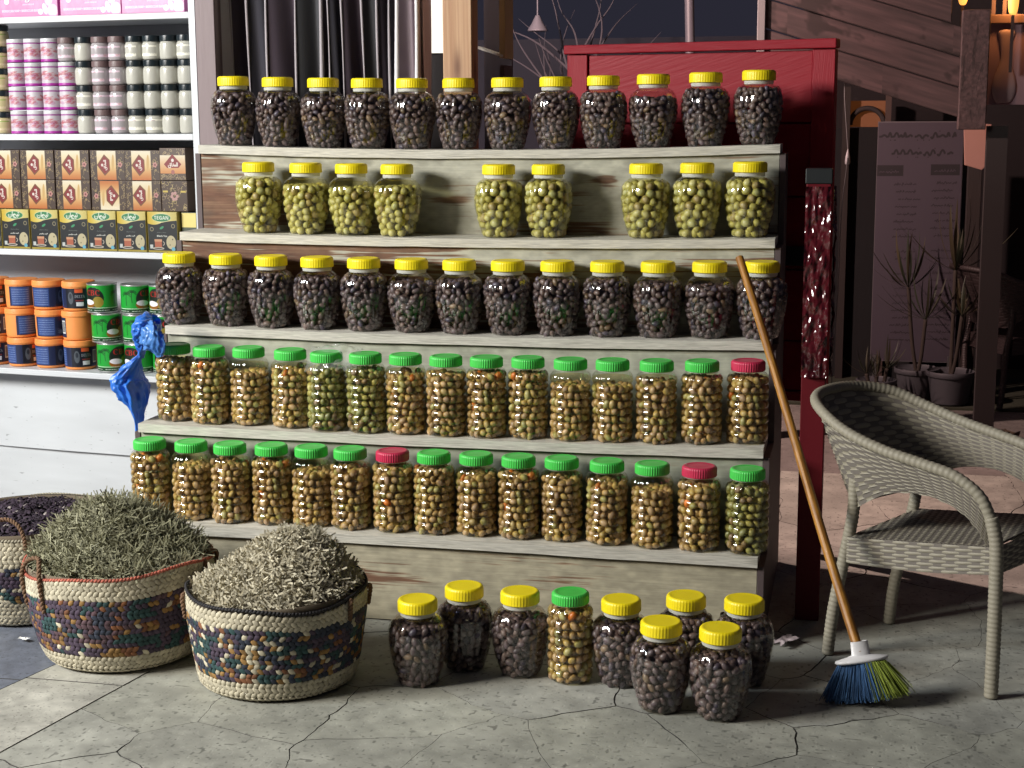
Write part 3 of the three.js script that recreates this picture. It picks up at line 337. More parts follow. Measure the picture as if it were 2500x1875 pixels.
{
  const tA = teaTex(false), tB = teaTex(true), col = [0.162, 0.288, 0.411, 0.530, 0.655, 0.780, 0.902];
  cartons('tea_carton', tB, [0.30, 0.24, 0.05], [[col[0], SC, 0.02, 'black and yellow tea carton with latin lettering, nearest the stand']], 0.121, 0.143, 0.08, 'carton', 'black tea cartons');
  cartons('tea_carton', tA, [0.30, 0.24, 0.05], col.slice(1).map((u, k) => [u, SC, 0.02, `black and yellow tea carton with green oval, ${ORD[k]} from the latin-lettered one`]), 0.1185, 0.143, 0.08, 'carton', 'black tea cartons');
  const t = thing('tea_carton', 'yellow tea carton seen from its side, squeezed in beside the white upright', 'carton', LU(0.066, SC + 0.0006, 0.09), UR, 'black tea cartons'); part('carton', box(0.06, 0.141, 0.1, 0, 0.0705, 0, 0.001), std([0.05, 0.06, 0.04], 0.4), t); part('front_print', new THREE.PlaneGeometry(0.057, 0.05), std([0.55, 0.46, 0.15], 0.4), t, [0, 0.114, 0.0507]); part('price_sticker', new THREE.PlaneGeometry(0.03, 0.018), std([0.6, 0.62, 0.62], 0.5), t, [0.008, 0.03, 0.0507]);
}
const orange = phys([0.70, 0.25, 0.065], 0.45), tubProf = spline([[0.0002, 0.0005], [0.05, 0.0005], [0.0545, 0.004], [0.057, 0.03], [0.0582, 0.088]], 20), tubOGeo = { body: lathe(tubProf, 44), lid: lathe([[0.058, 0.086], [0.0602, 0.0865], [0.0602, 0.092], [0.0592, 0.094], [0.0592, 0.104], [0.0575, 0.107], [0.052, 0.1062], [0.0002, 0.1055]], 44), label: wrap(0.0576, 0.011, 0.083, -2.2, 1.35) };
{ const g = tubOGeo.label, p = g.attributes.position; for (let i = 0; i < p.count; i++) { const y = p.getY(i), k = (radiusAt(tubProf, y) + 0.0009) / 0.0576; p.setX(i, p.getX(i) * k); p.setZ(i, p.getZ(i) * k); } }
const blueLabel = v => canvasTex(512, 128, (c, w, h) => { c.fillStyle = '#1d2544'; c.fillRect(0, 0, w, h); const r = mulberry(40 + v); c.fillStyle = '#33487e'; c.fillRect(20, 6, 170, 116); c.strokeStyle = c.fillStyle = '#8fa0c4'; c.lineWidth = 1.6; for (let i = 0; i < 7; i++) scribble(c, 30, 22 + i * 15, 150, 6, r); c.fillStyle = '#10131f'; c.fillRect(250, 0, 180, h); c.fillStyle = '#4a5058'; c.beginPath(); c.ellipse(300, 62, 26, 40, 0, 0, 7); c.fill(); c.fillStyle = '#252a33'; c.beginPath(); c.ellipse(300, 50, 13, 17, 0, 0, 7); c.fill(); c.fillStyle = '#c8532a'; c.fillRect(340, 4, 70, 24); c.fillStyle = '#7a2b2b'; c.fillRect(344, 74, 76, 8); c.fillStyle = '#c9ccd2'; c.fillRect(350, 88, 66, 26); c.font = 'bold 26px serif'; c.fillStyle = '#8b8f96'; c.fillText('DELTA', 338, 60); c.fillStyle = '#d6d6d2'; c.fillRect(452, 20, 50, 84); c.fillStyle = '#222'; for (let i = 0; i < 16; i++) c.fillRect(456 + i * 2.8, 26, 1 + (i % 3) * 0.6, 70); });
const orangeP = new THREE.Group(); orangeP.name = 'orange_tub'; part('body', tubOGeo.body, orange, orangeP); part('lid', tubOGeo.lid, orange, orangeP); part('label', tubOGeo.label, std([0.9, 0.9, 0.9], 0.38, { map: blueLabel(0) }), orangeP);
const cols4 = [0.540, 0.663, 0.787, 0.910];
cols4.forEach((u, k) => { for (let l = 0; l < 3; l++) place(orangeP, LU(u + 0.004 * Math.sin(k * 3 + l * 2), SD + 0.0008 + l * 0.1072, 0.035 + 0.002 * l), UR + [[0.5, -1.6, 0.2], [1.3, 1.7, 1.5], [1.0, 2.5, 2.0], [0.3, 0.2, 0.6]][k][l], `orange tub with dark blue label, ${ORD[k]} column from the green cans, ${['bottom', 'middle', 'top'][l]} level`, 'tub', 'orange tubs'); });
const canLabel = canvasTex(512, 160, (c, w, h) => { c.fillStyle = '#1f9a35'; c.fillRect(0, 0, w, h); for (let s = 0; s < 2; s++) { c.save(); c.translate(s * 256, 0); c.fillStyle = '#124a20'; const palm = (x, y, k) => { c.strokeStyle = '#0f4a1e'; c.lineWidth = 4 * k; c.beginPath(); c.moveTo(x, y + 70 * k); c.quadraticCurveTo(x - 4, y + 30, x, y); c.stroke(); for (let i = 0; i < 9; i++) { const a = -3.5 + i * 0.48; c.beginPath(); c.moveTo(x, y); c.quadraticCurveTo(x + Math.cos(a) * 16 * k, y + Math.sin(a) * 16 * k - 6, x + Math.cos(a) * 30 * k, y + Math.sin(a) * 24 * k + 8 * k); c.stroke(); } }; palm(28, 48, 1); palm(62, 36, 0.9); c.fillStyle = '#17241a'; c.beginPath(); c.ellipse(150, 76, 66, 66, 0, 0, 7); c.fill(); c.font = 'bold 46px serif'; c.fillStyle = '#a8261f'; c.fillText('CBC', 104, 60); c.fillStyle = '#8a7a2c'; c.beginPath(); c.ellipse(182, 100, 32, 34, 0, 0, 7); c.fill(); c.fillStyle = '#8c5a1e'; c.beginPath(); c.ellipse(122, 112, 40, 28, 0, 0, 7); c.fill(); c.fillStyle = '#e6e4ea'; c.beginPath(); c.ellipse(122, 102, 37, 17, 0.05, 0, 7); c.fill(); c.restore(); } c.fillStyle = '#0f3a1c'; c.fillRect(0, 140, w, 20); c.fillStyle = c.strokeStyle = '#dfe6dc'; c.lineWidth = 2; const r = mulberry(5); for (let i = 0; i < 5; i++) scribble(c, 10 + i * 102, 151, 84, 6, r); c.fillStyle = '#dfe8dc'; c.fillRect(0, 134, w, 3); });
const canP = new THREE.Group(); canP.name = 'coconut_can'; { const tin = phys([0.55, 0.56, 0.55], 0.3, { metalness: 0.8 }); part('tin', lathe([[0.0002, 0.004], [0.046, 0.004], [0.047, 0.0006], [0.0505, 0.0006], [0.0512, 0.003], [0.05, 0.006], [0.0498, 0.1], [0.0512, 0.103], [0.0505, 0.1056], [0.047, 0.1056], [0.046, 0.102], [0.0002, 0.102]], 44), tin, canP); part('label', wrap(0.0503, 0.006, 0.1, 0, 6.283), std([0.8, 0.8, 0.8], 0.32, { map: canLabel }), canP); for (const m of canP.children) m.scale.set(1.05, 1, 1.05); }
[[0.395, 0.412, 0.425], [0.287, 0.289, 0.292], [0.178, 0.18, 0.182]].forEach((us, k) => us.forEach((u, l) => { const o = place(canP, LU(u, SD + 0.0008 + l * 0.1062, 0.02 + k * 0.012), UR + [[2.5, 2.7, 1.2], [1.2, 2.6, 2.7], [1.6, 1.4, 1.3]][k][l], `green coconut milk can, ${['stack beside the orange tubs', 'middle stack', 'stack half behind the first black olive jar'][k]}, ${['bottom', 'middle', 'top'][l]} level`, 'can', 'green coconut milk cans'); }));
jar('mixed0', LU(0.20, SD + 0.0008, 0.16), 0, 'ribbed olive jar with green lid standing on the shop shelf behind the cans', 'jar', null);

// ───────── shop opening behind the stand: post, hanging cloths, lit window, timber post ─────────
solo('shop_back_wall', box(1.3, 2.6, 0.05, 0, 1.3, 0), std([0.05, 0.04, 0.05], 0.9), 'dark shop wall seen between the hanging cloths', 'wall', [-0.05, 0, -1.0]);
solo('brown_post', box(0.068, 2.6, 0.06, 0, 1.3, 0, 0.002), std([0.20, 0.15, 0.155], 0.6, { bumpMap: grainBump, bumpScale: 0.0006 }), 'flat dusty brown post beside the white shelving upright', 'post', [-0.041, 0, -0.215]);
{ // long cloths hung side by side, lamplight on their front edges put into pale hems
  const hems = [490.6, 528.7, 574.5, 638.5, 689, 701.8, 736, 776.7, 813, 837.5, 856, 895], foot = [498, 533, 572, 641, 695.6, 713, 741, 786, 815, 842, 854.7, 893.7];
  const X = p => -0.023 + (p - 468) / 437 * 0.717, r = mulberry(31), fab = [[0.06, 0.045, 0.063], [0.045, 0.042, 0.056], [0.068, 0.048, 0.066], [0.055, 0.055, 0.062]].map(c => std(c, 0.9, { side: THREE.DoubleSide })), pale = std([0.34, 0.27, 0.31], 0.9, { side: THREE.DoubleSide }), hemLitMat = std([0.38, 0.34, 0.36], 0.75), hemLitWhite = std([0.75, 0.72, 0.72], 0.7);
  hems.forEach((p, k) => {
    const x0 = X(p), x1 = X(foot[k]), z = -0.255 - r() * 0.02, light = k >= 10, t = thing('hanging_cloth', `${light ? 'mauve' : 'dark'} hanging cloth with hem coloured lamp-lit, ${ORD[k]} from the brown post`, 'cloth', [0, 0, 0], 0, 'cloths hanging behind the top shelf');
    const xAt = v => lerp(x1, x0, v) + 0.004 * Math.sin(v * 5 + k), wide = k < 11 ? X(hems[k + 1]) - x0 + 0.02 : 0.006, dir = 1, len = wide;
    const sheet = off => (u, v) => [xAt(v) + u * len * dir + 0.006 * Math.sin(u * 9 + k + v * 3) * u + off, lerp(1.05, 2.28, v), z - u * (0.05 + 0.3 * len) + 0.022 * Math.sin(u * 8 + v * (3 + k % 3) + k * 2) * u];
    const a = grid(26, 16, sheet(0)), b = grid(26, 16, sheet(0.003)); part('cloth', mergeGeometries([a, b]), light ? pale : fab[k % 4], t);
    part('hem', sweep(curve([0, 0.25, 0.5, 0.75, 1].map(v => [xAt(v), lerp(1.05, 2.28, v), z + 0.002])), 30, 7, q => 0.0036 + 0.0012 * Math.sin(q * 11 + k) + (k === 4 ? 0.0035 : k > 9 ? 0.004 : 0)), k > 9 ? hemLitWhite : hemLitMat, t);
  });
  const rl = thing('hanging_rail', 'thin metal rail carrying the hanging cloths above the frame', 'rail'); part('bar', sweep(curve([[-0.06, 2.29, -0.29], [0.3, 2.285, -0.29], [0.76, 2.29, -0.29]]), 12, 8, () => 0.009), std([0.3, 0.3, 0.32], 0.4, { metalness: 0.8 }), rl); part('bracket', box(0.02, 0.05, 0.06, -0.045, 2.29, -0.27), std([0.2, 0.2, 0.22], 0.5), rl); part('bracket', box(0.03, 0.05, 0.03, 0.77, 2.29, -0.29), std([0.2, 0.2, 0.22], 0.5), rl);
}
{ // window lit from inside the shop
  const w = thing('lit_window', 'glaring white lit window above a dark panel beside the timber post', 'window', [0.685, 0, -0.62]);
  part('pane', box(0.16, 0.8, 0.008, 0, 2.075, 0), std([0.8, 0.78, 0.7], 0.5, { emissive: lin(1.0, 0.96, 0.84), emissiveIntensity: 1.0 }), w); part('lower_panel', box(0.16, 1.6, 0.03, 0, 0.868, -0.01), std([0.07, 0.06, 0.06], 0.8), w); part('frame', box(0.012, 2.3, 0.03, -0.086, 1.3, 0.0), std([0.3, 0.26, 0.26], 0.6), w);
  const l = new THREE.RectAreaLight(lin(1.0, 0.93, 0.8), 3.0, 0.15, 0.7); l.position.set(0.685, 2.075, -0.612); l.lookAt(0.685, 2.075, 3); scene.add(l);
}
const pineTex = tex(128, 512, (u, v) => { const x = u + 0.06 * Math.sin(v * 9) * Math.exp(-(((v - 0.55) / 0.2) ** 2)) + 0.05 * fbm(u * 2, v * 5, 8, 2), g = fbm(x * 16, v * 3, 2, 4) * 1.5 - 0.25, f = fbm(u * 30, v * 8, 5, 3), kn = blob(u, v, 0.5, 0.62, 0.14, 0.02); return mixc(mixc([0.80, 0.66, 0.53], [0.66, 0.49, 0.37], g * 0.7 + 0.4 * (f - 0.5)), [0.5, 0.36, 0.28], clamp(kn)); });
solo('timber_post', box(0.099, 2.6, 0.09, 0, 1.3, 0, 0.004), std([0.9, 0.88, 0.85], 0.65, { map: pineTex, bumpMap: grainBump, bumpScale: 0.0008 }), 'light knotty timber post standing behind the top shelf', 'post', [0.822, 0, -0.3]);
{
  const n = thing('wall_niche', 'narrow dark wall niche with tan cheek and slanting white ledge', 'niche', [0, 0, 0]);
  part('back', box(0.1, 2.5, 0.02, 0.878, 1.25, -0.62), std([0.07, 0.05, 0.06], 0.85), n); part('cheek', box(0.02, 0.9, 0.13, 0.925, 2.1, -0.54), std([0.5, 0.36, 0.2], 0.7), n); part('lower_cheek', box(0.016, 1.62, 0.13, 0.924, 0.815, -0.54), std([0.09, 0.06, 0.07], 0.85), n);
  const g = box(0.105, 0.008, 0.1, 0, 0, 0); g.rotateZ(-0.32); g.translate(0.878, 1.672, -0.52); part('ledge', g, std([0.75, 0.72, 0.7], 0.6), n);
}

// ───────── baskets ─────────
const stitch = new THREE.SphereGeometry(1, 6, 4), weaveMat = std([1, 1, 1], 0.8, { vertexColors: true }), ropeMat = std([0.16, 0.09, 0.05], 0.9);
const CREAM = r => { const k = 0.75 + r() * 0.35; return [0.50 * k, 0.45 * k, 0.33 * k]; };
const DYES = { teal: [0.022, 0.06, 0.06], purple: [0.06, 0.04, 0.065], navy: [0.025, 0.032, 0.052], ochre: [0.27, 0.15, 0.045], rust: [0.19, 0.075, 0.03], cream: [0.50, 0.45, 0.33], plum: [0.09, 0.05, 0.06] };
function twist(pts, r, n, turns) { const c = curve(pts), fr = c.computeFrenetFrames(n), gs = []; for (let s = 0; s < 2; s++) { const q = []; for (let i = 0; i <= n; i++) { const a = i / n * turns * 6.283 + s * Math.PI; q.push(c.getPointAt(i / n).addScaledVector(fr.normals[i], Math.cos(a) * r * 0.6).addScaledVector(fr.binormals[i], Math.sin(a) * r * 0.6).toArray()); } gs.push(sweep(curve(q), n * 2, 6, () => r * 0.75)); } return mergeGeometries(gs); }
function basket(pos, prof, H, seed, colour, edge, label, band, handles) {
  const t = thing('woven_basket', label, 'basket', pos, 0, 'woven palm baskets'), r = mulberry(seed), pr = spline(prof, 30), R = y => radiusAt(pr, clamp(y, 0.003, H));
  const wob = (th, y) => 1 + 0.016 * Math.sin(2 * th + seed) * (y / H) + 0.012 * Math.sin(3 * th + seed * 2) * (y / H) + 0.01 * (fbm(th * 3 + 10, y * 14, seed, 2) - 0.5), lift = (th, y) => y * (1 + 0.035 * Math.sin(th * 2 + seed * 3) * (y / H) ** 2 + 0.02 * Math.sin(th * 5 + seed));
  part('lining', lathe([[0.0005, 0.004], ...pr.filter(q => q[0] > 0.05), [R(H) - 0.008, H], [R(H) - 0.012, H - 0.06], [0.002, H - 0.07]], 64, (th, i, q, y) => (q - 0.004) * wob(th, y)).translate(0, 0, 0), std([0.14, 0.11, 0.075], 0.95), t);
  const zone = { base_braid: [], colour_band: [], rim_braid: [], rim_stitching: [] }, dy = 0.0132; let row = 0;
  const put = (list, th, y, s, phi, c, out = 0.001) => { const rr = R(y) * wob(th, y) + out, up = V((R(y + 0.004) - R(y - 0.004)) / 0.008 * Math.sin(th), 1, (R(y + 0.004) - R(y - 0.004)) / 0.008 * Math.cos(th)).normalize(), tn = V(Math.cos(th), 0, -Math.sin(th)), n = V().crossVectors(tn, up).normalize(), ax = tn.clone().multiplyScalar(Math.cos(phi)).addScaledVector(up, Math.sin(phi)), bx = V().crossVectors(n, ax); list.push({ p: V(Math.sin(th) * rr, lift(th, y), Math.cos(th) * rr), q: basis(ax, bx, n), s, c }); };
  for (let y = 0.009; y < H - 0.004; y += dy, row++) {
    const f = y / H, which = f < band[0] ? 'base_braid' : f < band[1] ? 'colour_band' : 'rim_braid', n = Math.round(2 * Math.PI * R(y) / 0.0152);
    for (let j = 0; j < n; j++) { const th = (j + (row % 2) * 0.5) / n * 6.2832 - Math.PI, dip = which === 'rim_braid' && band[2] && Math.sin(th * 1 + band[2]) > 0.93; put(zone[which], th + (r() - 0.5) * 0.006, y + (r() - 0.5) * 0.0012, V(0.0128 * (0.9 + r() * 0.25), 0.0074 * (0.9 + r() * 0.2), 0.0026 + r() * 0.0012), (row % 2 ? 1 : -1) * 0.72 + (r() - 0.5) * 0.12, which === 'colour_band' && !dip ? colour(th, y, r) : CREAM(r)); }
  }
  const n = Math.round(2 * Math.PI * R(H) / 0.009); for (let j = 0; j < n; j++) { const th = j / n * 6.2832; put(zone.rim_stitching, th, H - 0.001, V(0.008, 0.0042, 0.005), 0.5, edge(r), 0.0005); }
  for (const k in zone) part(k, scatter(stitch, zone[k]), weaveMat, t).userData.kind = 'stuff';
  for (const [th, w, h, drop] of handles) { const P = (a, y, o) => [Math.sin(a) * (R(Math.min(y, H)) * wob(a, Math.min(y, H)) + o), y, Math.cos(a) * (R(Math.min(y, H)) * wob(a, Math.min(y, H)) + o)]; part('rope_handle', twist([P(th - w, H - drop, 0.006), P(th - w, H - 0.01, 0.01), P(th - w * 0.7, H + h * 0.7, -0.004), P(th, H + h, -0.02), P(th + w * 0.7, H + h * 0.7, -0.004), P(th + w, H - 0.01, 0.01), P(th + w, H - drop, 0.006)], 0.0052, 60, 14), ropeMat, t); }
  return { R, wob, H, lift };
}
const dyeA = (th, y, r) => { const a = vn(th * 7 + y * 60, y * 70 - th * 2, 3), b = r(), k = 0.7 + r() * 0.5; const c = b < 0.12 ? DYES.cream : b < 0.26 ? DYES.ochre : a < 0.3 ? DYES.teal : a < 0.55 ? DYES.navy : a < 0.78 ? DYES.purple : DYES.rust; return c.map(q => q * k); };
const dyeB = (th, y, r) => { const a = vn(th * 5 - y * 40, y * 26 + th * 2.2, 17), b = r(), k = 0.75 + r() * 0.5; const c = b < 0.03 ? DYES.cream : a < 0.3 ? DYES.teal : a < 0.58 ? DYES.purple : a < 0.72 ? (b < 0.7 ? DYES.ochre : DYES.rust) : a < 0.86 ? DYES.plum : DYES.navy; return c.map(q => q * k); };
const dyeC = (th, y, r) => { const a = vn(th * 8, y * 50, 29), b = r(), k = 0.8 + r() * 0.5; const c = b < 0.25 ? DYES.cream : a < 0.35 ? DYES.purple : a < 0.6 ? DYES.navy : a < 0.75 ? DYES.teal : DYES.ochre; return c.map(q => q * k); };
const edgeBlack = r => [0.02, 0.018, 0.02], edgeRed = r => { const k = 0.7 + r() * 0.5; return [0.42 * k, 0.11 * k, 0.07 * k]; }, edgeDark = r => CREAM(r).map(q => q * 0.7);
const B1 = [0.685, 0.001, 1.165], B2 = [0.195, 0.004, 1.065], B3 = [-0.25, 0.004, 0.79];
const bk1 = basket(B1, [[0.06, 0.003], [0.185, 0.003], [0.202, 0.012], [0.212, 0.05], [0.224, 0.12], [0.234, 0.19], [0.236, 0.255]], 0.25, 1, dyeA, edgeBlack, 'woven basket heaped with pale chopped straw, foremost of the three', [0.24, 0.8, 0], [[-1.35, 0.3, -0.012, 0.07], [1.55, 0.3, -0.02, 0.06]]);
const bk2 = basket(B2, [[0.06, 0.003], [0.185, 0.003], [0.205, 0.012], [0.222, 0.05], [0.24, 0.13], [0.25, 0.2], [0.251, 0.275]], 0.27, 2, dyeB, edgeRed, 'red-rimmed woven basket heaped with green dried herb stems', [0.2, 0.8, 0.9], [[-0.62, 0.2, 0.035, 0.1], [1.75, 0.25, 0.0, 0.05]]);
const bk3 = basket(B3, [[0.06, 0.003], [0.165, 0.003], [0.18, 0.012], [0.2, 0.06], [0.235, 0.15], [0.252, 0.22], [0.255, 0.29]], 0.285, 3, dyeC, edgeDark, 'woven basket of dark dried petals standing next to the white panel', [0.28, 0.72, 0], [[0.3, 0.22, 0.05, 0.04]]);
function heap(name, pos, bk, label, cat, top, peak, base, n, make, soil, seed) { // loose pieces lying on a mound
  const r = mulberry(seed), R0 = bk.R(bk.H) - 0.02, hgt = (x, z) => { const q = Math.hypot(x, z) / R0, d = Math.hypot(x - peak[0], z - peak[1]); return bk.H - 0.014 + top * Math.exp(-((d / peak[2]) ** 2)) * (1 - 0.6 * sst(0.7, 1, q)) + 0.016 * (fbm(x * 22 + 9, z * 22, seed, 3) - 0.5); };
  const o = thing(name, label, cat, pos); o.userData.kind = 'stuff';
  part('bed', grid(64, 24, (u, v) => { const a = u * 6.2832, q = v * R0; return [Math.sin(a) * q, hgt(Math.sin(a) * q, Math.cos(a) * q) - 0.004, Math.cos(a) * q]; }), std(soil, 0.95, { side: THREE.DoubleSide }), o).userData.kind = 'stuff';
  const items = []; for (let k = 0; k < n; k++) { const a = r() * 6.2832, q = Math.sqrt(r()) * R0 * 0.99, x = Math.sin(a) * q, z = Math.cos(a) * q, e = 0.01, nx = V(hgt(x - e, z) - hgt(x + e, z), 2 * e, hgt(x, z - e) - hgt(x, z + e)).normalize(); items.push(...make(V(x, hgt(x, z), z), nx, r, q / R0)); }
  part('pieces', scatter(base, items), weaveMat, o).userData.kind = 'stuff';
}
const piece = new THREE.BoxGeometry(1, 1, 1), lay = (p, n, r, len, w, tilt, c, rise = 0.002) => { const a = r() * 6.2832, t1 = V(Math.cos(a), 0, Math.sin(a)); t1.addScaledVector(n, -t1.dot(n)).normalize().addScaledVector(n, (r() - 0.5) * 2 * tilt).normalize(); const b = V().crossVectors(n, t1).normalize(), up = V().crossVectors(b, t1); return { p: p.clone().addScaledVector(n, rise + Math.abs(t1.dot(n)) * len * 0.35), q: basis(t1, up, b), s: V(len, w * 0.5, w), c }; };
const toss = (p, n, r, len, w, c) => { const y = r() * 2 - 1, a = r() * 6.2832, h = Math.sqrt(1 - y * y), t1 = V(h * Math.cos(a), y, h * Math.sin(a)), b = V().crossVectors(V(0.31, 0.2, 0.93), t1).normalize(), up = V().crossVectors(b, t1); return { p: p.clone().addScaledVector(n, 0.001 + r() * 0.010 + Math.abs(t1.dot(n)) * len * 0.12), q: basis(t1, up, b), s: V(len, w * 0.5, w), c }; };
heap('chopped_straw', B1, bk1, 'pale chopped straw heaped high in the foremost basket', 'straw', 0.135, [0.04, -0.04, 0.17], piece, 4600, (p, n, r) => { const k = 0.6 + r() * 0.55; const c = [0.55 * k, 0.50 * k, 0.37 * k], l = 0.018 + r() * 0.034, w = 0.0022 + r() * 0.003; return [r() < 0.75 ? toss(p, n, r, l, w, c) : lay(p, n, r, l, w, 0.4, c, 0.006)]; }, [0.2, 0.18, 0.13], 61);
heap('dried_herb_stems', B2, bk2, 'grey-green dried herb stems heaped in the red-rimmed basket', 'herbs', 0.135, [-0.05, -0.05, 0.19], piece, 5600, (p, n, r) => { const k = 0.5 + r() * 0.8, dark = blob(p.x, p.z, 0.09, -0.05, 0.06, 0.06); return r() < dark * 0.8 ? [] : [r() < 0.8 ? toss(p, n, r, 0.025 + r() * 0.06, 0.0013 + r() * 0.0018, [0.28 * k, 0.272 * k, 0.17 * k]) : lay(p, n, r, 0.03 + r() * 0.06, 0.002 + r() * 0.002, 0.3, [0.3 * k, 0.29 * k, 0.19 * k], 0.01)]; }, [0.05, 0.052, 0.04], 62);
heap('dried_petals', B3, bk3, 'dark purple dried petals filling the basket by the white panel', 'petals', 0.03, [0, 0, 0.2], new THREE.SphereGeometry(1, 5, 3), 2400, (p, n, r) => { const k = 0.4 + r() * 0.9, b = r() < 0.04; const it = lay(p, n, r, 1, 1, 1, b ? [0.3, 0.26, 0.24] : [0.035 * k, 0.02 * k, 0.036 * k], 0.004 * r()); it.p = p.clone().addScaledVector(n, 0.003 + r() * 0.006); it.s = V(0.006 + r() * 0.008, 0.0022, 0.004 + r() * 0.005); return [it]; }, [0.015, 0.01, 0.016], 63);

// ───────── blue bag, clear plastic, broom, litter ─────────
{
  const blue = phys([0.03, 0.19, 0.72], 0.4, { transmission: 0.3, thickness: 0, side: THREE.DoubleSide }), t = thing('plastic_bag', 'crumpled blue plastic bag tied to the stand end beside the cans', 'bag', [-0.03, 0.47, 0.455]);
  const tube = (pts, rad, seed, n = 60, m = 40) => { const c = curve(pts), fr = c.computeFrenetFrames(n); return grid(m, n, (u, v) => { const i = Math.round(v * n), a = u * 6.2832, ra = rad(v), k = 0.9 + 0.8 * (fbm(Math.cos(a) * 2.4 + 5, v * 9 + Math.sin(a) * 2.4 + seed, seed, 3) - 0.5) + 0.2 * Math.abs(Math.sin(a * 6 + seed + v * 7)) + 0.35 * Math.abs(fbm(Math.cos(a) * 5 + 9, v * 16 + Math.sin(a) * 5, seed + 3, 2) - 0.5); return c.getPointAt(v).addScaledVector(fr.normals[i], Math.cos(a) * ra * k).addScaledVector(fr.binormals[i], Math.sin(a) * ra * k * 0.55).toArray(); }); };
  part('knot', tube([[0.075, 0.372, 0.01], [0.05, 0.352, 0.014], [0.032, 0.31, 0.014], [0.02, 0.262, 0.01], [0.018, 0.25, 0.008]], v => lerp(0.058, 0.013, sst(0.25, 1, v)) * sst(-0.15, 0.15, v), 3), blue, t);
  part('flap', tube([[0.03, 0.35, 0.03], [0.065, 0.335, 0.06], [0.098, 0.302, 0.07], [0.108, 0.266, 0.062]], v => 0.008 + 0.036 * Math.sin(clamp(v * 1.05) * 3.0), 9), phys([0.10, 0.30, 0.75], 0.35, { transmission: 0.4, thickness: 0, side: THREE.DoubleSide }), t);
  part('bag_body', tube([[0.02, 0.262, 0.01], [0.0, 0.238, 0.01], [-0.028, 0.2, 0.0], [-0.03, 0.17, 0.0], [-0.004, 0.12, 0.01], [0.004, 0.05, 0.012], [0.008, -0.06, 0.01]], v => v < 0.35 ? lerp(0.014, 0.062, sst(0, 0.3, v)) : lerp(0.062, 0.016, sst(0.35, 0.72, v)), 5, 90), blue, t);
  const film = phys([0.95, 0.97, 0.95], 0.12, { transmission: 0.9, thickness: 0, side: THREE.DoubleSide }), w = thing('clear_plastic_scrap', 'torn clear plastic wrap draped over two green lids of the fourth shelf', 'plastic', [0.62, 0.755, 0.46]);
  part('film', grid(40, 24, (u, v) => [(u - 0.5) * 0.16, 0.018 - 0.05 * (v - 0.3) * (v > 0.3 ? 1.6 : 0) + 0.022 * (fbm(u * 7, v * 5, 6, 3) - 0.5) - 0.02 * Math.abs(u - 0.5), (v - 0.4) * 0.1 + 0.02 * (fbm(u * 8 + 4, v * 6, 7, 3) - 0.5)]), film, w);
}
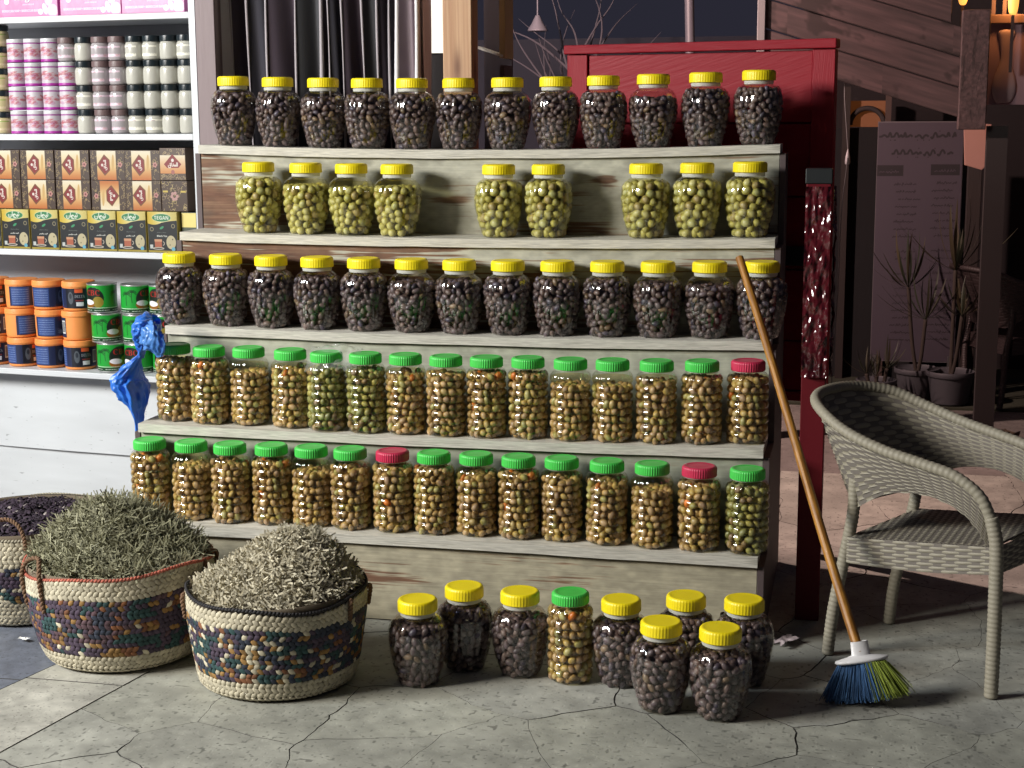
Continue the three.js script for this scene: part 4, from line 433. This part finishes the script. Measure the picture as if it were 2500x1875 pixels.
{
  const hd = V(2.18, 0.125, 1.035), tip = V(1.806, 1.045, 0.335), ax = tip.clone().sub(hd).normalize();
  const t = thing('broom', 'broom with wooden handle and blue bristles leaning on the stand', 'broom', [0, 0, 0]);
  const woodT = tex(64, 512, (u, v) => { const f = fbm(u * 6, v * 18, 5, 4), g = fbm(u * 14, v * 60, 8, 2); return mixc([0.68, 0.48, 0.2], [0.46, 0.29, 0.1], sst(0.35, 0.7, f) * 0.7 + (g - 0.5) * 0.4); });
  const h = new THREE.CylinderGeometry(0.0115, 0.0125, hd.distanceTo(tip), 20, 24), p = h.attributes.position; for (let i = 0; i < p.count; i++) { const y = p.getY(i); p.setX(i, p.getX(i) + 0.004 * Math.sin(y * 4)); } h.computeVertexNormals(); const m = part('handle', h, std([0.9, 0.86, 0.72], 0.5, { map: woodT }), t); m.position.copy(hd).add(tip).multiplyScalar(0.5); m.quaternion.setFromUnitVectors(V(0, 1, 0), ax);
  const head = new THREE.Group(); head.name = 'head'; head.position.copy(hd); t.add(head); head.quaternion.setFromUnitVectors(V(0, 1, 0), V(-0.17, 0.96, -0.2).normalize());
  const white = phys([0.72, 0.7, 0.7], 0.4); const cap = lathe([[0.0005, -0.022], [0.05, -0.024], [0.054, -0.02], [0.053, -0.014], [0.03, -0.008], [0.019, -0.004], [0.0175, 0.03], [0.0145, 0.031], [0.014, 0.004]], 40); cap.scale(1.45, 1, 0.62); cap.rotateY(0.25); head.scale.set(0.86, 0.95, 0.9); part('cap', cap, white, head);
  const r = mulberry(17), bris = [[], []]; for (let k = 0; k < 1500; k++) { const a = r() * 6.2832, q = Math.sqrt(r()), x = Math.cos(a) * q * 0.066, z = Math.sin(a) * q * 0.028, sx = x * (1.75 + r() * 0.4) + (r() - 0.5) * 0.02, sz = z * 1.8 + (r() - 0.5) * 0.02, L = 0.088 + r() * 0.02, d = V(sx - x, -L, sz - z).normalize(), q2 = new THREE.Quaternion().setFromUnitVectors(V(0, -1, 0), d), kk = 0.5 + r() * 0.8, yel = x > 0.022 + (r() - 0.5) * 0.03; (yel ? bris[1] : bris[0]).push({ p: V((x + sx) / 2, -0.02 - L / 2, (z + sz) / 2), q: q2, s: V(0.0011, L, 0.0011), c: yel ? [0.24 * kk, 0.30 * kk, 0.04 * kk] : [0.045 * kk, 0.12 * kk, 0.27 * kk] }); }
  const bg = new THREE.CylinderGeometry(1, 0.7, 1, 4, 1, true); part('bristles', scatter(bg, bris[0]), weaveMat, head).userData.label = 'blue bristles'; const y = part('bristles', scatter(bg, bris[1]), weaveMat, head); y.userData.label = 'yellow-green bristles'; for (const c of head.children) if (c.name === 'bristles') c.userData.kind = 'stuff';
  const scrap = (x, z, w, seed, c, label, cat) => solo('paper_scrap', grid(14, 10, (u, v) => [(u - 0.5) * w * (0.8 + 0.4 * vn(v * 4, 1, seed)), 0.006 + 0.25 * w * fbm(u * 4, v * 4, seed, 3), (v - 0.5) * w * 0.6 + 0.2 * w * vn(u * 4, 3, seed)]), std(c, 0.8, { side: THREE.DoubleSide }), label, cat, [x, 0.0005, z], seed);
  scrap(1.985, 0.66, 0.07, 4, [0.4, 0.33, 0.34], 'crumpled pinkish paper scrap on ground beside the stand', 'paper'); scrap(-0.115, 1.06, 0.03, 6, [0.7, 0.7, 0.68], 'tiny white paper scrap on the shop floor before the baskets', 'paper');
  solo('dead_leaf', grid(10, 8, (u, v) => [(u - 0.5) * 0.2 * Math.sin(0.4 + v * 2.4), 0.012 + 0.06 * fbm(u * 4, v * 4, 2, 3), (v - 0.5) * 0.09]), std([0.05, 0.035, 0.02], 0.9, { side: THREE.DoubleSide }), 'curled dead leaf lying on the ground behind the rattan chair', 'leaf', [2.78, -0.008, -2.29]);
}

// ───────── rattan armchair ─────────
function ribbons(fn, rows, stakes, amp = 0.0022, width = 0.92) { // woven flat strands on the sheet fn(u, v)
  const N = stakes * 5, pos = [], idx = []; const P = (u, v) => V(...fn(clamp(u), clamp(v)));
  for (let k = 0; k < rows; k++) for (let i = 0; i <= N; i++) {
    const u = i / N, v = (k + 0.5) / rows, c = P(u, v), du = P(Math.min(1, u + 0.004), v).sub(P(Math.max(0, u - 0.004), v)), dv = P(u, Math.min(1, v + 0.01)).sub(P(u, Math.max(0, v - 0.01))), n = V().crossVectors(du, dv).normalize(), o = amp * Math.sin(u * stakes * Math.PI + (k % 2) * Math.PI), hw = P(u, (k + 0.5 + width / 2) / rows).sub(P(u, (k + 0.5 - width / 2) / rows)).multiplyScalar(0.5);
    for (const [s, d] of [[-1, -0.0006], [-0.5, 0.0011], [0.5, 0.0011], [1, -0.0006]]) { const q = c.clone().addScaledVector(hw, s).addScaledVector(n, o + d); pos.push(q.x, q.y, q.z); }
    if (i < N) for (let s = 0; s < 3; s++) { const a = (k * (N + 1) + i) * 4 + s; idx.push(a, a + 4, a + 5, a, a + 5, a + 1); }
  }
  const g = new THREE.BufferGeometry(); g.setAttribute('position', new THREE.Float32BufferAttribute(pos, 3)); g.setIndex(idx); g.computeVertexNormals(); return g;
}
const chair = (() => {
  const t = thing('rattan_armchair', 'beige woven rattan armchair standing beside the broom', 'armchair', [2.09, 0.0, 0.72], -Math.atan2(0.4855, 0.8743), null);
  // local x runs to the front, local z = -off runs away from the lens; off 0 is the near side
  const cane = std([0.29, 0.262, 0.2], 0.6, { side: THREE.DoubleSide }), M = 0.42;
  const mirror = a => [...a, ...a.slice(0, -1).reverse().map(([s, o, h]) => [s, M - o, h])].map(([s, o, h]) => [s, h, -o]);
  const rimC = curve(mirror([[0.452, 0.0, 0.46], [0.425, -0.008, 0.514], [0.361, -0.015, 0.557], [0.273, -0.022, 0.578], [0.164, -0.028, 0.6], [0.051, -0.022, 0.634], [-0.04, 0.012, 0.672], [-0.105, 0.09, 0.69], [-0.13, 0.21, 0.695]]));
  const lowC = curve(mirror([[0.44, 0.012, 0.385], [0.41, 0.012, 0.425], [0.366, 0.012, 0.461], [0.295, 0.012, 0.486], [0.223, 0.012, 0.488], [0.155, 0.014, 0.474], [0.089, 0.018, 0.435], [0.045, 0.05, 0.405], [0.015, 0.21, 0.40]]));
  const shell = (u, v) => { const a = lowC.getPoint(u), b = rimC.getPoint(u), p = a.lerp(b, v); const bow = 0.012 * Math.sin(v * Math.PI); return [p.x, p.y - bow * 0.3, p.z]; };
  part('woven_shell', ribbons(shell, 21, 44), cane, t).userData.kind = 'stuff';
  part('shell_lining', grid(80, 8, shell), std([0.16, 0.14, 0.12], 0.8, { side: THREE.DoubleSide }), t);
  const wrapR = (r, n) => q => r + 0.0016 * Math.abs(Math.sin(q * n * Math.PI));
  part('rim', sweep(rimC, 420, 10, wrapR(0.0135, 105)), cane, t);
  for (const o of [0, M]) { const k = o ? M - 0.0 : 0, z = -k;
    part('leg', sweep(curve([[0.452, 0.465, z], [0.468, 0.40, z], [0.472, 0.3, z], [0.474, 0.15, z], [0.474, 0.002, z]]), 180, 10, wrapR(0.0165, 38)), cane, t);
    const zi = o ? -(M - 0.03) : -0.03, zf = o ? -(M - 0.06) : -0.015; part('leg', sweep(curve([[0.056, 0.5, zi], [0.053, 0.40, zi], [0.03, 0.27, zi], [0.012, 0.13, zf], [-0.002, 0.002, zf]]), 180, 10, wrapR(0.0155, 40)), cane, t); }
  const Z0 = -0.012, Z1 = -(M - 0.012), hT = x => lerp(0.345, 0.392, clamp((x - 0.06) / 0.4));
  part('seat', ribbons((u, v) => [lerp(0.05, 0.455, v), hT(lerp(0.05, 0.455, v)) - 0.004, lerp(Z1, Z0, u)], 40, 12), cane, t).userData.kind = 'stuff';
  part('seat_pan', box(0.4, 0.006, M - 0.03, 0, 0, 0).rotateZ(0.117).translate(0.255, 0.362, -M / 2), std([0.14, 0.12, 0.1], 0.8), t);
  const drop = (x0, z0, x1, z1, st) => { const f = (u, v) => { const x = lerp(x0, x1, u); return [x, hT(x) - 0.004 - (1 - v) * (0.07 + 0.008 * Math.sin(u * 3.14)), lerp(z0, z1, u)]; }; part('apron', ribbons(f, 9, st), cane, t).userData.kind = 'stuff'; part('apron_lining', grid(10, 2, f), std([0.16, 0.14, 0.12], 0.8, { side: THREE.DoubleSide }), t); };
  drop(0.05, -0.008, 0.468, -0.004, 12); drop(0.05, -M + 0.008, 0.468, -M + 0.004, 12); drop(0.468, -0.004, 0.468, -M + 0.004, 12); drop(0.05, -0.02, 0.05, -M + 0.02, 10);
  return t;
})();

// ───────── yard behind: red cabinet, stair, banner, plants ─────────
const redPaint = phys([0.25, 0.011, 0.02], 0.5, { specularIntensity: 0.35, bumpMap: tex(256, 256, (u, v) => { const k = fbm((u + v) * 5, (u - v) * 40, 7, 3), q = fbm(u * 6, v * 6, 3, 3); return [0.6 * k + 0.4 * q, 0.6 * k + 0.4 * q, 0.6 * k + 0.4 * q]; }, false), bumpScale: 0.0011 });
{
  const t = thing('red_cabinet', 'tall dark red boarded cabinet standing behind the stand', 'cabinet', [2.056, 0, -0.25], -Math.atan2(0.22, 0.9)), L = 0.925;
  part('top_rail', box(L + 0.012, 0.03, 0.05, -L / 2, 1.672, 0.002, 0.004), redPaint, t);
  for (const x of [-0.038, -L + 0.036]) part('stile', box(0.074, 1.1, 0.036, x, 1.106, -0.01, 0.003), redPaint, t);
  const hs = [1.655, 1.425, 1.19, 0.955, 0.72, 0.553]; for (let k = 0; k < 5; k++) part('board', box(L - 0.152, hs[k] - hs[k + 1] - 0.005, 0.022, -L / 2, (hs[k] + hs[k + 1]) / 2, -0.012, 0.003), redPaint, t);
  part('bottom_rail', box(L, 0.03, 0.045, -L / 2, 0.538, -0.008, 0.003), redPaint, t); part('back_panel', box(L - 0.02, 1.1, 0.01, -L / 2, 1.1, -0.034), redPaint, t);
  const blk = std([0.01, 0.012, 0.013], 0.5); part('hinge_plate', box(0.073, 0.04, 0.012, -0.04, 1.262, 0.015, 0.002), blk, t); part('lock_box', box(0.08, 0.062, 0.03, -0.12, 1.0, 0.012, 0.003), blk, t);
  for (const x of [-0.04, -L + 0.04]) part('leg', box(0.06, 0.52, 0.05, x, 0.262, -0.012, 0.003), redPaint, t);
  const f = thing('wrapped_post', 'dark red post wrapped in glossy crumpled plastic, standing between stand and chair', 'post', [2.03, 0, 0.4]); part('post', box(0.068, 1.262, 0.054, 0, 0.631, 0, 0.003), phys([0.11, 0.007, 0.012], 0.5, { specularIntensity: 0.4 }), f); part('cap', box(0.074, 0.042, 0.06, 0, 1.283, 0, 0.003), blk, f);
  const film = (w, s, seed) => grid(30, 90, (u, v) => [-w / 2 + u * w, 0.72 + v * 0.535, 0.029 + 0.02 * fbm(u * 4, v * 15, seed, 3) + 0.003 * fbm(u * 14, v * 60, seed + 2, 2)]); part('plastic_wrap', film(0.07, 1, 12), phys([0.075, 0.006, 0.01], 0.2, { clearcoat: 1, clearcoatRoughness: 0.05, side: THREE.DoubleSide }), f);
  part('plastic_wrap', film(0.056, 1, 22).rotateY(Math.PI / 2).translate(0.006, 0, 0), phys([0.075, 0.006, 0.01], 0.2, { clearcoat: 1, clearcoatRoughness: 0.05, side: THREE.DoubleSide }), f);
}
const oldWood = tex(512, 256, (u, v) => { const g = fbm(u * 6, v * 40, 15, 4), s = fbm(u * 9, v * 7, 25, 4), k = 0.75 + 0.5 * (g - 0.5); const c = mixc([0.50 * k, 0.42 * k, 0.41 * k], [0.2, 0.15, 0.14], sst(0.6, 0.72, s) * 0.8); return c; });
const stairWood = std([0.40, 0.33, 0.35], 0.8, { map: oldWood, bumpMap: grainBump, bumpScale: 0.002 });
{
  const t = thing('boarded_stair', 'weathered boarded side of a stair rising behind the red cabinet', 'stair', [0, 0, -2.2]);
  for (let k = 0; k < 6; k++) { const yb = x => 1.705 - 0.316 * (x - 1.7) + k * 0.128, xe = [2.545, 2.545, 2.545, 2.5, 2.25, 2.0][k], g = plate([[1.7, yb(1.7)], [xe, yb(xe)], [xe, yb(xe) + 0.122], [1.7, yb(1.7) + 0.122]], 0.03, 0.003), p = g.attributes.position, uv = g.attributes.uv; for (let i = 0; i < p.count; i++) uv.setXY(i, p.getX(i) * 0.9 + k * 0.37, (p.getY(i) - yb(p.getX(i))) * 1.6 + k * 0.3); part('board', g, stairWood, t); }
  part('edge_trim', box(0.035, 1.0, 0.06, 1.7, 2.15, 0.02, 0.004), std([0.14, 0.135, 0.14], 0.7), t); part('newel_post', box(0.115, 0.5, 0.09, 2.6, 1.635, 0.03, 0.005), stairWood, t);
  part('side_panel', box(0.9, 0.34, 0.03, 3.11, 1.66, -0.08).rotateZ(-0.0), std([0.26, 0.16, 0.185], 0.7), t);
  for (const x of [2.735, 3.0]) { const b = lathe(spline([[0.005, 1.5], [0.03, 1.5], [0.05, 1.55], [0.045, 1.6], [0.02, 1.68], [0.028, 1.76], [0.035, 1.8], [0.005, 1.81]], 24), 24); b.translate(0, 0, 0); b.scale(1, 1, 0.4); part('baluster', b, std([0.34, 0.24, 0.25], 0.6), t, [x, 0, -0.062]); }
  part('hand_rail', box(1.0, 0.04, 0.06, 3.1, 1.85, -0.07, 0.006), std([0.12, 0.07, 0.06], 0.6), t);
  for (let k = 0; k < 5; k++) part('bar', box(0.016, 0.35, 0.016, 2.68 + k * 0.045, 2.03, -0.1), std([0.1, 0.06, 0.06], 0.6), t);
  part('support_post', box(0.1, 1.36, 0.09, 1.75, 0.68, -0.02), std([0.05, 0.04, 0.04], 0.9), t); part('support_post', box(0.085, 1.40, 0.07, 2.71, 0.70, -0.0), std([0.012, 0.008, 0.008], 0.8), t);
}
LANTERNS.forEach((p, k) => {
  const t = thing('amber_lantern', `amber lantern glowing above the stair, ${k ? 'the lower one beside the boards' : 'the taller one by the balusters'}`, 'lamp', p, 0, 'amber lanterns'); part('glass', lathe(spline([[0.0005, -0.07], [0.014, -0.06], [0.022, -0.02], [0.02, 0.03], [0.012, 0.07], [0.0005, 0.08]], 20), 18), std([0.8, 0.4, 0.12], 0.5, { emissive: lin(1.0, 0.42, 0.08), emissiveIntensity: 1.5 }), t); part('cap', lathe([[0.0005, 0.09], [0.03, 0.075], [0.032, 0.07], [0.0005, 0.07]], 16), std([0.03, 0.02, 0.02], 0.6), t); part('stem', box(0.012, 0.25, 0.012, 0, -0.18, 0), std([0.05, 0.03, 0.03], 0.6), t);
  const l = new THREE.PointLight(lin(...LANTERN_COLOUR), LANTERN_POWER, 0, 2); l.position.set(...p); l.castShadow = true; scene.add(l);
});
solo('yard_wall', box(7.2, 3.2, 0.1, 0, 1.6, 0), std([0.008, 0.005, 0.006], 0.9), 'dark yard wall far behind the banner and plants', 'wall', [5.4, -0.01, -4.4]);
solo('garden_wall', box(6.2, 1.95, 0.1, 0, 0.975, 0), std([0.02, 0.02, 0.03], 0.95), 'dark low wall seen between the timber post and red cabinet', 'wall', [-1.4, -0.01, -5.2]);
structure('green_carpet', box(3.2, 0.016, 1.4, 0, 0, 0), std([0.028, 0.032, 0.018], 0.95), [3.3, -0.001, -3.75]);
{
  const t = thing('arched_doorway', 'dark arched doorway with amber glow at its top behind the cord', 'doorway', [2.17, 0, -3.9]);
  part('amber_glow_wall', box(0.24, 0.14, 0.02, 0.0, 1.455, -0.03), std([0.12, 0.05, 0.02], 0.8, { emissive: lin(0.35, 0.1, 0.025), emissiveIntensity: 0.14 }), t);  // no lamp: the glow stands in for amber light falling on this wall
  part('arch', new THREE.TorusGeometry(0.09, 0.014, 8, 28, Math.PI).translate(0.0, 1.395, 0.01), std([0.02, 0.015, 0.015], 0.8), t); part('void', box(0.5, 1.38, 0.02, 0.02, 0.69, -0.02), std([0.004, 0.004, 0.005], 0.95), t); part('jamb', box(0.04, 1.6, 0.08, -0.11, 0.8, 0.02), std([0.012, 0.007, 0.006], 0.8), t); part('jamb', box(0.03, 1.6, 0.08, 0.11, 0.8, 0.02), std([0.05, 0.03, 0.025], 0.8), t);
}
{
  const bt = canvasTex(384, 1024, (c, w, h) => { c.fillStyle = '#8d8490'; c.fillRect(0, 0, w, h); const r = mulberry(51); c.fillStyle = c.strokeStyle = '#3d343d'; c.lineWidth = 9; scribble(c, 30, 60, 320, 34, r); scribble(c, 60, 132, 280, 34, r); c.fillRect(0, 180, 120, 46); c.fillRect(244, 176, 130, 46); c.fillStyle = c.strokeStyle = '#8d8490'; c.lineWidth = 3; scribble(c, 20, 210, 80, 16, r); scribble(c, 264, 206, 90, 16, r); c.fillStyle = c.strokeStyle = '#4b424c'; c.lineWidth = 4; for (let i = 0; i < 22; i++) { const y = 262 + i * 32; if (i === 8 || i === 11) continue; scribble(c, 88 + r() * 16, y, 82 + r() * 18, 15, r); scribble(c, 262 + r() * 14, y - 6, 78 + r() * 20, 15, r); } });
  const t = thing('menu_banner', 'tall pale menu banner with columns of dark writing among the plants', 'banner', [2.44, 0, -3.5]); part('sheet', new THREE.PlaneGeometry(0.425, 1.24).translate(0, 0.79, 0.006), std([0.15, 0.135, 0.16], 0.7, { map: bt }), t); part('backing', box(0.43, 1.25, 0.008, 0, 0.79, 0), std([0.1, 0.09, 0.1], 0.8), t); for (const x of [-0.19, 0.19]) part('leg', box(0.02, 0.2, 0.1, x, 0.1, -0.02), std([0.05, 0.05, 0.05], 0.6), t);
  const s = thing('lit_signboard', 'small rosy signboard fixed on the column beside the banner', 'signboard', [2.705, 1.3, -3.3]); part('board', plate([[-0.068, 0.115], [0.066, 0.1], [0.06, -0.09], [0.03, -0.125], [-0.055, -0.1]], 0.02, 0.003), std([0.3, 0.16, 0.13], 0.8), s); part('bracket', box(0.02, 0.02, 0.12, 0, 0.06, -0.06), std([0.1, 0.08, 0.07], 0.7), s);
  solo('timber_column', box(0.07, 1.46, 0.07, 0, 0.73, 0, 0.004), std([0.016, 0.01, 0.009], 0.8, { bumpMap: grainBump, bumpScale: 0.001 }), 'dark timber column carrying the small rosy signboard', 'column', [2.71, 0, -3.42]);
  const c = thing('hanging_plug', 'white plug hanging on a thin cord beneath the boarded stair', 'plug', [2.085, 1.26, -2.35]); part('plug', lathe(spline([[0.0005, -0.03], [0.01, -0.028], [0.011, 0], [0.007, 0.02], [0.0025, 0.04]], 14), 14), std([0.2, 0.19, 0.2], 0.5), c); part('cord', sweep(curve([[0, 0.035, 0], [-0.008, 0.12, 0], [-0.02, 0.25, 0], [-0.024, 0.35, 0.0]]), 24, 6, () => 0.003), std([0.07, 0.066, 0.07], 0.6), c); part('cord', sweep(curve([[0, 0.0, 0.012], [-0.02, -0.25, 0.01], [-0.025, -0.6, 0.0], [-0.04, -1.0, 0.0], [-0.03, -1.26, 0.0]]), 30, 5, () => 0.0022), std([0.05, 0.047, 0.05], 0.6), c);
}
{
  const leafG = (() => { const g = grid(8, 2, (u, v) => [(v - 0.5) * 0.05 * Math.sin(0.15 + u * 2.9) , u, -0.35 * u * u + 0.006 * Math.abs(v - 0.5)]); return g; })();
  const leafM = [[0.018, 0.024, 0.011], [0.027, 0.027, 0.012], [0.042, 0.033, 0.015]].map(c => std(c, 0.6, { side: THREE.DoubleSide }));
  const potGeo = lathe([[0.0005, 0.002], [0.068, 0.002], [0.075, 0.01], [0.092, 0.12], [0.1, 0.122], [0.101, 0.142], [0.094, 0.144], [0.088, 0.12], [0.0005, 0.118]], 36), potM = std([0.05, 0.05, 0.058], 0.6);
  const plant = (pos, k, label, rosettes, n, seed) => { const t = thing('potted_plant', label, 'plant', pos, 0, 'potted plants by the banner'), r = mulberry(seed); part('pot', potGeo, potM, t).scale.set(k, k, k); for (const [x, y, z, len] of rosettes) { part('stem', sweep(curve([[0, 0.1 * k, 0], [x * 0.5, y * 0.5, z * 0.4], [x, y, z]]), 16, 7, () => 0.01), std([0.03, 0.022, 0.017], 0.9), t); for (let i = 0; i < n; i++) { const m = part('leaf', leafG, leafM[Math.floor(r() * 3)], t, [x, y, z]); m.rotation.set(0.25 + r() * 1.25, i * 2.4 + r(), 0, 'YXZ'); const s = len * (0.65 + r() * 0.5); m.scale.set(s * 1.1, s, s); } } };
  plant([2.255, 0.003, -3.02], 1.0, 'potted plant with dry trailing leaves in grey pot behind the chair', [[0.0, 0.16, 0, 0.13], [0.05, 0.2, 0.02, 0.15], [-0.05, 0.17, 0.01, 0.12]], 14, 71);
  plant([2.46, 0.006, -3.27], 1.15, 'spiky palm-like plant in front of the menu banner, nearer the doorway', [[-0.06, 0.58, 0.03, 0.26], [0.03, 0.42, 0.05, 0.24]], 17, 72);
  plant([2.62, 0.006, -3.16], 1.2, 'taller spiky palm-like plant before the menu banner, nearer the column', [[0.0, 0.68, 0.02, 0.32], [0.04, 0.46, 0.06, 0.22]], 19, 73);
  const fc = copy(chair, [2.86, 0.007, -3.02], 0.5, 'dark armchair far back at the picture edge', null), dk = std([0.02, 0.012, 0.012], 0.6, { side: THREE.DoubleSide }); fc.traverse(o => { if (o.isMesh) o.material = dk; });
}
{
  const g = thing('pendant_lamp', 'unlit pale pendant lamp hanging in the dark beyond the timber post', 'lamp', [0.49, 1.905, -3.2]); part('shade', lathe([[0.006, 0.06], [0.012, 0.058], [0.03, 0.02], [0.05, -0.012], [0.052, -0.02], [0.046, -0.016], [0.026, 0.015]], 28), std([0.1, 0.1, 0.12], 0.6), g); part('cord', new THREE.CylinderGeometry(0.004, 0.004, 0.9, 6).translate(0, 0.5, 0), std([0.1, 0.1, 0.12], 0.7), g);
  solo('steel_pole', sweep(curve([[1.3, 0, -3.22], [1.294, 1.2, -3.21], [1.27, 2.1, -3.2], [1.25, 2.8, -3.2]]), 20, 12, () => 0.024), std([0.09, 0.09, 0.11], 0.5), 'slanting grey steel pole rising behind the red cabinet', 'pole');
  const t = thing('bare_tree', 'bare twiggy tree in the dark beyond the timber post', 'tree', [0.62, -0.009, -3.6]), r = mulberry(91), bark = std([0.055, 0.052, 0.065], 0.9), gs = [];
  part('trunk', sweep(curve([[0, 0, 0], [0.02, 0.6, 0], [-0.03, 1.2, 0.02], [0.02, 1.7, 0]]), 20, 9, q => 0.035 * (1 - 0.5 * q)), bark, t);
  for (let i = 0; i < 26; i++) { let p = V(0, 1.0 + r() * 0.7, 0); const pts = [p.toArray()], d = V(r() - 0.5, r() * 0.5 + 0.05, (r() - 0.5) * 0.6).normalize(); for (let k = 0; k < 4; k++) { d.add(V((r() - 0.5) * 0.8, (r() - 0.4) * 0.6, (r() - 0.5) * 0.4)).normalize(); p = p.clone().addScaledVector(d, 0.12 + r() * 0.08); pts.push(p.toArray()); } gs.push(sweep(curve(pts), 14, 5, q => 0.009 * (1.1 - q))); }
  part('crown', mergeGeometries(gs), bark, t);
}

// ───────── lamps ─────────
function bulb(p, power, colour, label, r = 0.032, glow = 6) {
  const t = thing('hanging_bulb', label, 'lamp', p, 0, 'shop bulbs');
  part('bulb', lathe(spline([[0.0002, -r], [r * 0.7, -r * 0.7], [r, 0], [r * 0.75, r * 0.8], [r * 0.45, r * 1.5], [0.0002, r * 1.55]], 18), 20), std([0.8, 0.8, 0.8], 0.4, { emissive: lin(...colour), emissiveIntensity: glow }), t);
  part('socket', lathe([[0.0002, r * 1.5], [r * 0.5, r * 1.5], [r * 0.5, r * 2.6], [0.0002, r * 2.7]], 16), std([0.03, 0.03, 0.03], 0.5), t); part('cord', new THREE.CylinderGeometry(0.003, 0.003, 0.5, 6).translate(0, r * 2.6 + 0.25, 0), std([0.03, 0.03, 0.03], 0.6), t);
  const l = new THREE.PointLight(lin(...colour), power, 0, 2); l.position.set(...p); l.castShadow = true; l.shadow.radius = r / 0.02; scene.add(l);
}
SHOP_PANELS.forEach(([p, q, tint], k) => {
  const t = thing('led_panel', `white rectangular LED panel under the shop awning, ${ORD[k]} from the shop's far side`, 'lamp', p, 0, 'LED panels under the awning'); t.lookAt(...q);
  part('diffuser', box(PANEL_W, PANEL_H, 0.004, 0, 0, 0), std([0.8, 0.8, 0.8], 0.5, { emissive: lin(...tint), emissiveIntensity: 3 }), t); part('housing', box(PANEL_W + 0.03, PANEL_H + 0.03, 0.03, 0, 0, -0.019), std([0.6, 0.6, 0.6], 0.5), t); part('hanger', new THREE.CylinderGeometry(0.004, 0.004, 0.6, 6).translate(0, 0.3, -0.03), std([0.1, 0.1, 0.1], 0.5), t);
  const l = new THREE.RectAreaLight(lin(...tint), PANEL_NITS, PANEL_W, PANEL_H), d = V(...q).sub(V(...p)).normalize(); l.position.set(...p).addScaledVector(d, 0.006); l.lookAt(...q); scene.add(l);
});
bulb(BACK_BULB, BACK_POWER, BACK_COLOUR, 'rosy bulb hanging inside the shop behind the cloths', 0.03, 5);

renderer.render(scene, camera);
